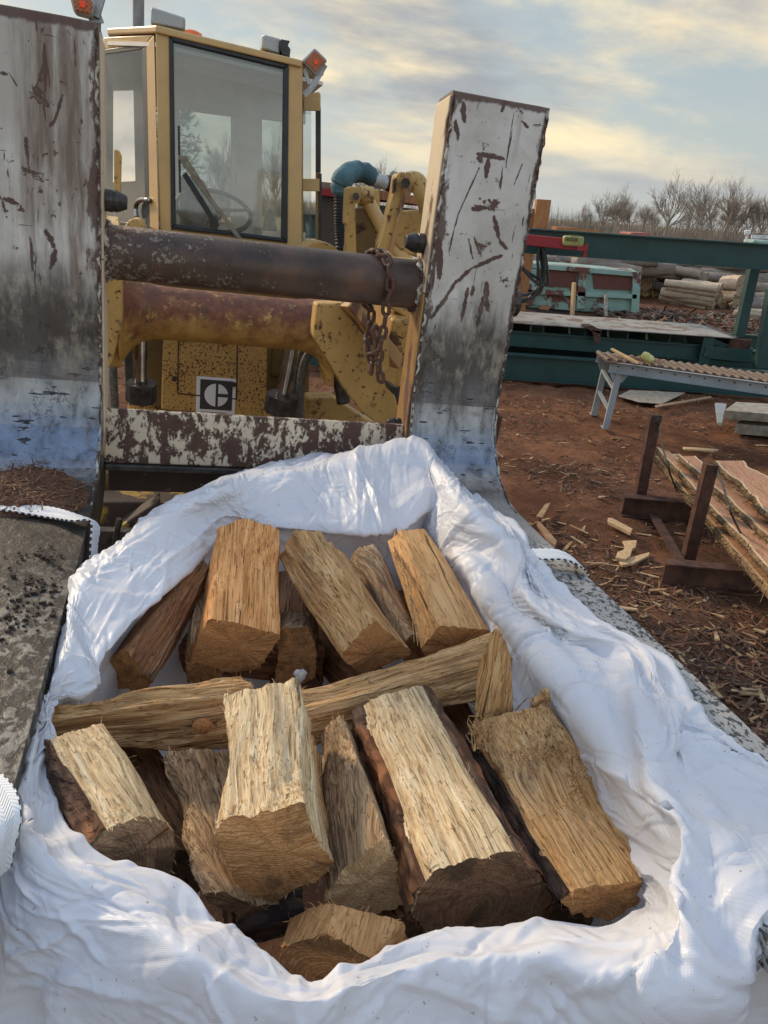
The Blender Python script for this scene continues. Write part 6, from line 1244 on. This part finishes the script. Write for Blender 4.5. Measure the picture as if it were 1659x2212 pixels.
# dark mulch band in front of the piles
def mreg(r): return (r.uniform(5, 13), r.uniform(17.8, 21.8))
tag(slivers('bark_litter', 2500, mreg, lambda p: .01, [ch[3], ch[4], ch[4], ch[5], ch[2]], 51, (.08, .5), (.02, .09)), kind='stuff')
# ---- trees
def tree(label, base, H_, seed, spread=.5, col=(.26, .22, .19), kind='bare', depth=5):  # default colour is bark paled to hold the distance haze
    r = random.Random(seed); tr_ = MB(); crn = MB()
    def rot(v, a):
        v = np.array(v); k = norm([r.gauss(0, 1), r.gauss(0, 1), r.gauss(0, .4)]); return norm(v*math.cos(a)+np.cross(k, v)*math.sin(a))
    def grow(p, d_, L_, rad, lev):
        q = [p]; dd = np.array(d_)
        for i in range(3): dd = norm(dd+np.array([r.gauss(0, .08), r.gauss(0, .08), .06])); q.append(q[-1]+dd*L_/3)
        (tr_ if lev < 1 else crn).tube(q, [rad, rad*.85, rad*.7, rad*.55], 6 if lev < 2 else 3, cap=False)
        if lev >= depth: return
        nb = 3 if lev else 5
        for k in range(nb+(1 if lev > 2 else 0)):
            t_ = r.uniform(.35, 1) if lev else r.uniform(.45, 1); pt = q[0]+(q[-1]-q[0])*t_ if lev else q[min(3, int(t_*3)+1)]*1.0
            grow(pt, rot(dd, r.uniform(.3, .3+spread)), L_*r.uniform(.55, .78), rad*r.uniform(.42, .6), lev+1)
        grow(q[-1], rot(dd, .12), L_*.78, rad*.55, lev+1)
    grow(np.array([0, 0, -.2]), (0, 0, 1), H_*.30, H_*.022, 0)
    bm_ = simple('tree_bark_%d' % (seed % 3), col, .9) if 'tree_bark_%d' % (seed % 3) not in MATS else MATS['tree_bark_%d' % (seed % 3)]
    E_ = empty('bare_tree', frameW(tuple(base)), label, 'tree', 'leafless trees along the horizon'); f_ = FR[E_.name]
    for nm, mb in (('trunk', tr_), ('crown', crn)):
        mb.v = [tuple(np.array(v)+np.array(base)) for v in mb.v]; mk(nm, mb, bm_, E_, f_, fix=False)
    return E_
def tb(x, Y): 
    p = wy(x, 480, Y); p[2] = 0; return p
trees = [(1440, 105, 11.0, .55, 'tallest wide bare tree on the horizon, its crown like a fan'), (1328, 105, 8.5, .6, 'bushy bare tree left of the wide fan shaped one'), (1362, 112, 8.0, .6, 'thin bare tree just left of the fan shaped one'), (1300, 108, 7.6, .55, 'leftmost low bare tree above the green rail'), (1395, 120, 6.5, .55, 'small bare tree in front of the brush'),
         (1525, 105, 10.5, .45, 'upright bare tree right of the fan shaped one'), (1565, 108, 11.2, .45, 'tall narrow bare tree further right'), (1600, 112, 10.0, .4, 'bare tree near the right end of the row'), (1650, 110, 10.0, .45, 'bare tree cut by the right edge of the view'), (1690, 110, 9, .45, 'bare tree beyond the right edge')]
for i, (x_, Y_, H_, sp_, l_) in enumerate(trees): tree(l_, tb(x_, Y_), H_*.84, 200+i, sp_+.12)
trees2 = [(1265, 124, 6.0, 'low faint tree farthest left above the green rail'), (1345, 126, 7.5, 'faint tree filling the gap left of the fan shaped one'), (1415, 128, 7.0, 'faint tree close behind the left side of the fan shaped one'), (1485, 126, 8.0, 'faint tree filling the gap right of the fan shaped one'), (1545, 128, 9.0, 'faint tree behind the upright pair'), (1585, 130, 9.2, 'faint tree between the narrow tree and the right end'), (1625, 126, 9.0, 'faint tree second from the right edge')]
for i, (x_, Y_, H_, l_) in enumerate(trees2): tree(l_, tb(x_, Y_), H_*.84, 260+i, .62)
for i, (x_, Y_, H_, l_) in enumerate([(800, 60, 5.8, 'bare tree rising behind the blue wrapped duct'), (470, 45, 6.2, 'bare tree seen through the windscreen'), (590, 60, 7.5, 'bare tree seen through the right pane of the cab')]): tree(l_, tb(x_, Y_), H_, 230+i, .55)
# pines behind the cab
needle = simple('pine_needles', (.035, .055, .025), .8, 0, .5, 5); pbk = simple('pine_bark', (.09, .06, .04), .9)
def pine(label, base, H_, seed):
    r = random.Random(seed); tk = MB().tube([np.array(base), np.array(base)+np.array([.1, 0, H_])], [H_*.022, H_*.006], 8); E_ = empty('pine_tree', frameW(tuple(base)), label, 'tree'); cw = MB()
    for k in range(70):
        z_ = H_*(.22+.78*(k/70)); a = r.uniform(0, 6.28); l = H_*.26*(1-(z_/H_)**1.6)*r.uniform(.5, 1.1)+.25; d_ = np.array([math.cos(a), math.sin(a), r.uniform(-.1, .35)]); p0 = np.array(base)+np.array([0, 0, z_]); tk.tube([p0, p0+d_*l], [H_*.004, .01], 4)
        for j in range(int(9+l*7)):
            t_ = r.uniform(.3, 1.05); c = p0+d_*l*t_+np.array([r.gauss(0, .14), r.gauss(0, .14), r.gauss(0, .10)])
            for q in range(9):
                e = norm([r.gauss(0, 1), r.gauss(0, 1), r.gauss(.3, .8)])*r.uniform(.10, .22); s_ = norm(np.cross(e, (r.random(), r.random(), .5)))*.012; cw.add([c-s_, c+s_, c+e], [(0, 1, 2)])
    mk('trunk', tk, pbk, E_, FR[E_.name], fix=False); mk('crown', cw, needle, E_, FR[E_.name], fix=False)
pine('pine tree seen through the left half of the windscreen', tb(385, 24), 4.9, 1); pine('pine tree glowing behind the cab door glass', tb(285, 26), 5.0, 2)
# far brush and wood
mb = MB(); r_ = np.random.default_rng(88)
for k in range(34000):
    x_ = r_.uniform(-110, 130); Y_ = r_.uniform(100, 128); h = r_.uniform(1.0, 3.7)*(1+.5*pn(np.array([[x_*.07, Y_*.03, 0]]))[0]); w_ = r_.uniform(.015, .05); l = r_.normal()*.7; p = np.array([x_, Y_, 0]); mb.add([p+np.array([-w_, 0, 0]), p+np.array([w_, 0, 0]), p+np.array([l, r_.normal()*.4, h])], [(0, 1, 2)], 0 if (k % 5 or x_ > 28) else 1)
tag(mk('brush', mb, [simple('brown_brush', (.27, .215, .175), .95, 0, .4, .3), simple('evergreen_brush', (.09, .11, .08), .95)], frame=frameW((0, 110, 0)), fix=False), 'brown leafless scrub along the horizon', 'brush', kind='stuff')  # brown scrub colour lightened, with far haze mixed into it
mb = MB(); 
for k in range(9000):
    Y_ = r_.uniform(28, 60); x_ = r_.uniform(3, 40) if k % 3 else r_.uniform(8, 15); Y_ = Y_ if k % 3 else r_.uniform(26, 32); h = r_.uniform(.15, .55); p = np.array([x_, Y_, 0]); l = r_.normal()*.15; mb.add([p+np.array([-.02, 0, 0]), p+np.array([.02, 0, 0]), p+np.array([l, r_.normal()*.1, h])], [(0, 1, 2)])
tag(mk('dry_grass', mb, simple('straw', (.42, .32, .16), .9, 0, .4, .5), frame=frameW((20, 40, 0)), fix=False), 'dry straw coloured grass beyond the log piles', 'grass', kind='stuff')
# ================================================================== behind the loader: blue wrapped duct, guarded red machine, boards
dct = empty('dust_duct', frameM(m(770, 420, 7.5)+np.array([0, 0, -1.5])), 'ribbed black hose rising into a duct elbow wrapped in blue cloth', 'duct')
cloth = simple('blue_cloth', (.065, .14, .16), .8, 0, .35, 4, .01); FDk = 7.4
hp = cr_interp(np.array([m(x, y, FDk) for x, y in ((736, 415), (736, 470), (738, 520), (741, 600), (744, 700))]), np.linspace(0, 3.999, 140))
mk('ribbed_hose', MB().tube(hp, [.052+(.012 if i % 4 < 2 else 0) for i in range(140)], 18, smooth=False), black_rubber, dct, mspace=True)
ep = cr_interp(np.array([m(x, y, FDk+(.0 if x < 760 else .15)) for x, y in ((737, 424), (737, 400), (748, 378), (772, 370), (792, 376), (808, 388))]), np.linspace(0, 4.999, 50)); er = .080+.003*np.sin(np.arange(50)*.9)+.008*np.sin(np.arange(50)*.21); er[:4] = [.055, .06, .068, .072]; er[12:30] += .02
G = MB().tube(ep, er, 26); V = np.array(G.v); V += .012*fbm(V*np.array([9, 9, 9]), 3, 4)[:, None]*norm((1, .3, 1)); G.v = [tuple(q) for q in V]; mk('wrapped_elbow', G, cloth, dct, mspace=True)
mk('pipe', MB().tube([m(806, 387, FDk+.15), m(836, 396, FDk+.2)], .062, 20), simple('pale_pipe', (.42, .44, .44), .5), dct, mspace=True); mk('pipe_collar', MB().tube([m(833, 395, FDk+.2), m(852, 399, FDk+.22)], [.07, .075], 20), rust_mat, dct, mspace=True); mk('wrapped_pipe', MB().tube([m(846, 386, FDk+.22), m(900, 402, FDk+.3)], .07, 20), cloth, dct, mspace=True)
gd = empty('guarded_machine', frameM(m(720, 500, 8.)+np.array([0, 0, -1.6])), 'red framed machine with an expanded metal guard behind the cab', 'machine')
mesh_m, t, b = newmat('expanded_metal'); v = t.coord(); x, y, z = t.sep(v); w1 = t.math('ABSOLUTE', t.math('SINE', t.math('ADD', t.math('MULTIPLY', x, 60), t.math('MULTIPLY', z, 110)))); w2 = t.math('ABSOLUTE', t.math('SINE', t.math('SUBTRACT', t.math('MULTIPLY', x, 60), t.math('MULTIPLY', z, 110)))); k_ = t.math('LESS_THAN', t.math('MINIMUM', w1, w2), .22); t.set(b.inputs['Base Color'], t.mix(k_, (.015, .013, .012), (.16, .11, .07)))
def gp(name, pts, f, th, mat, bv=0): return mk(name, pz(pts, f, th), mat, gd, MFRAME, bv, mspace=True)
gp('mesh_guard', [(690, 420), (745, 424), (760, 430), (760, 620), (690, 620)], 8.4, .1, mesh_m); gp('frame_rail', [(690, 405), (905, 430), (905, 445), (690, 421)], 8.3, .15, red_paint); gp('cover', [(690, 392), (728, 396), (728, 411), (690, 408)], 8.5, .5, simple('brown_board', (.20, .14, .11), .8))
gp('timber_lid', [(800, 408), (905, 424), (905, 442), (800, 428)], 8.1, .3, timber); gp('gray_box', [(802, 400), (820, 403), (820, 440), (802, 436)], 7.9, .25, simple('gray_plate', (.25, .25, .24), .6)); gp('drum', [(790, 440), (905, 452), (905, 520), (790, 520)], 8.2, .4, dark_steel)
# ground level clutter visible below the arms
bpy.context.view_layer.update()
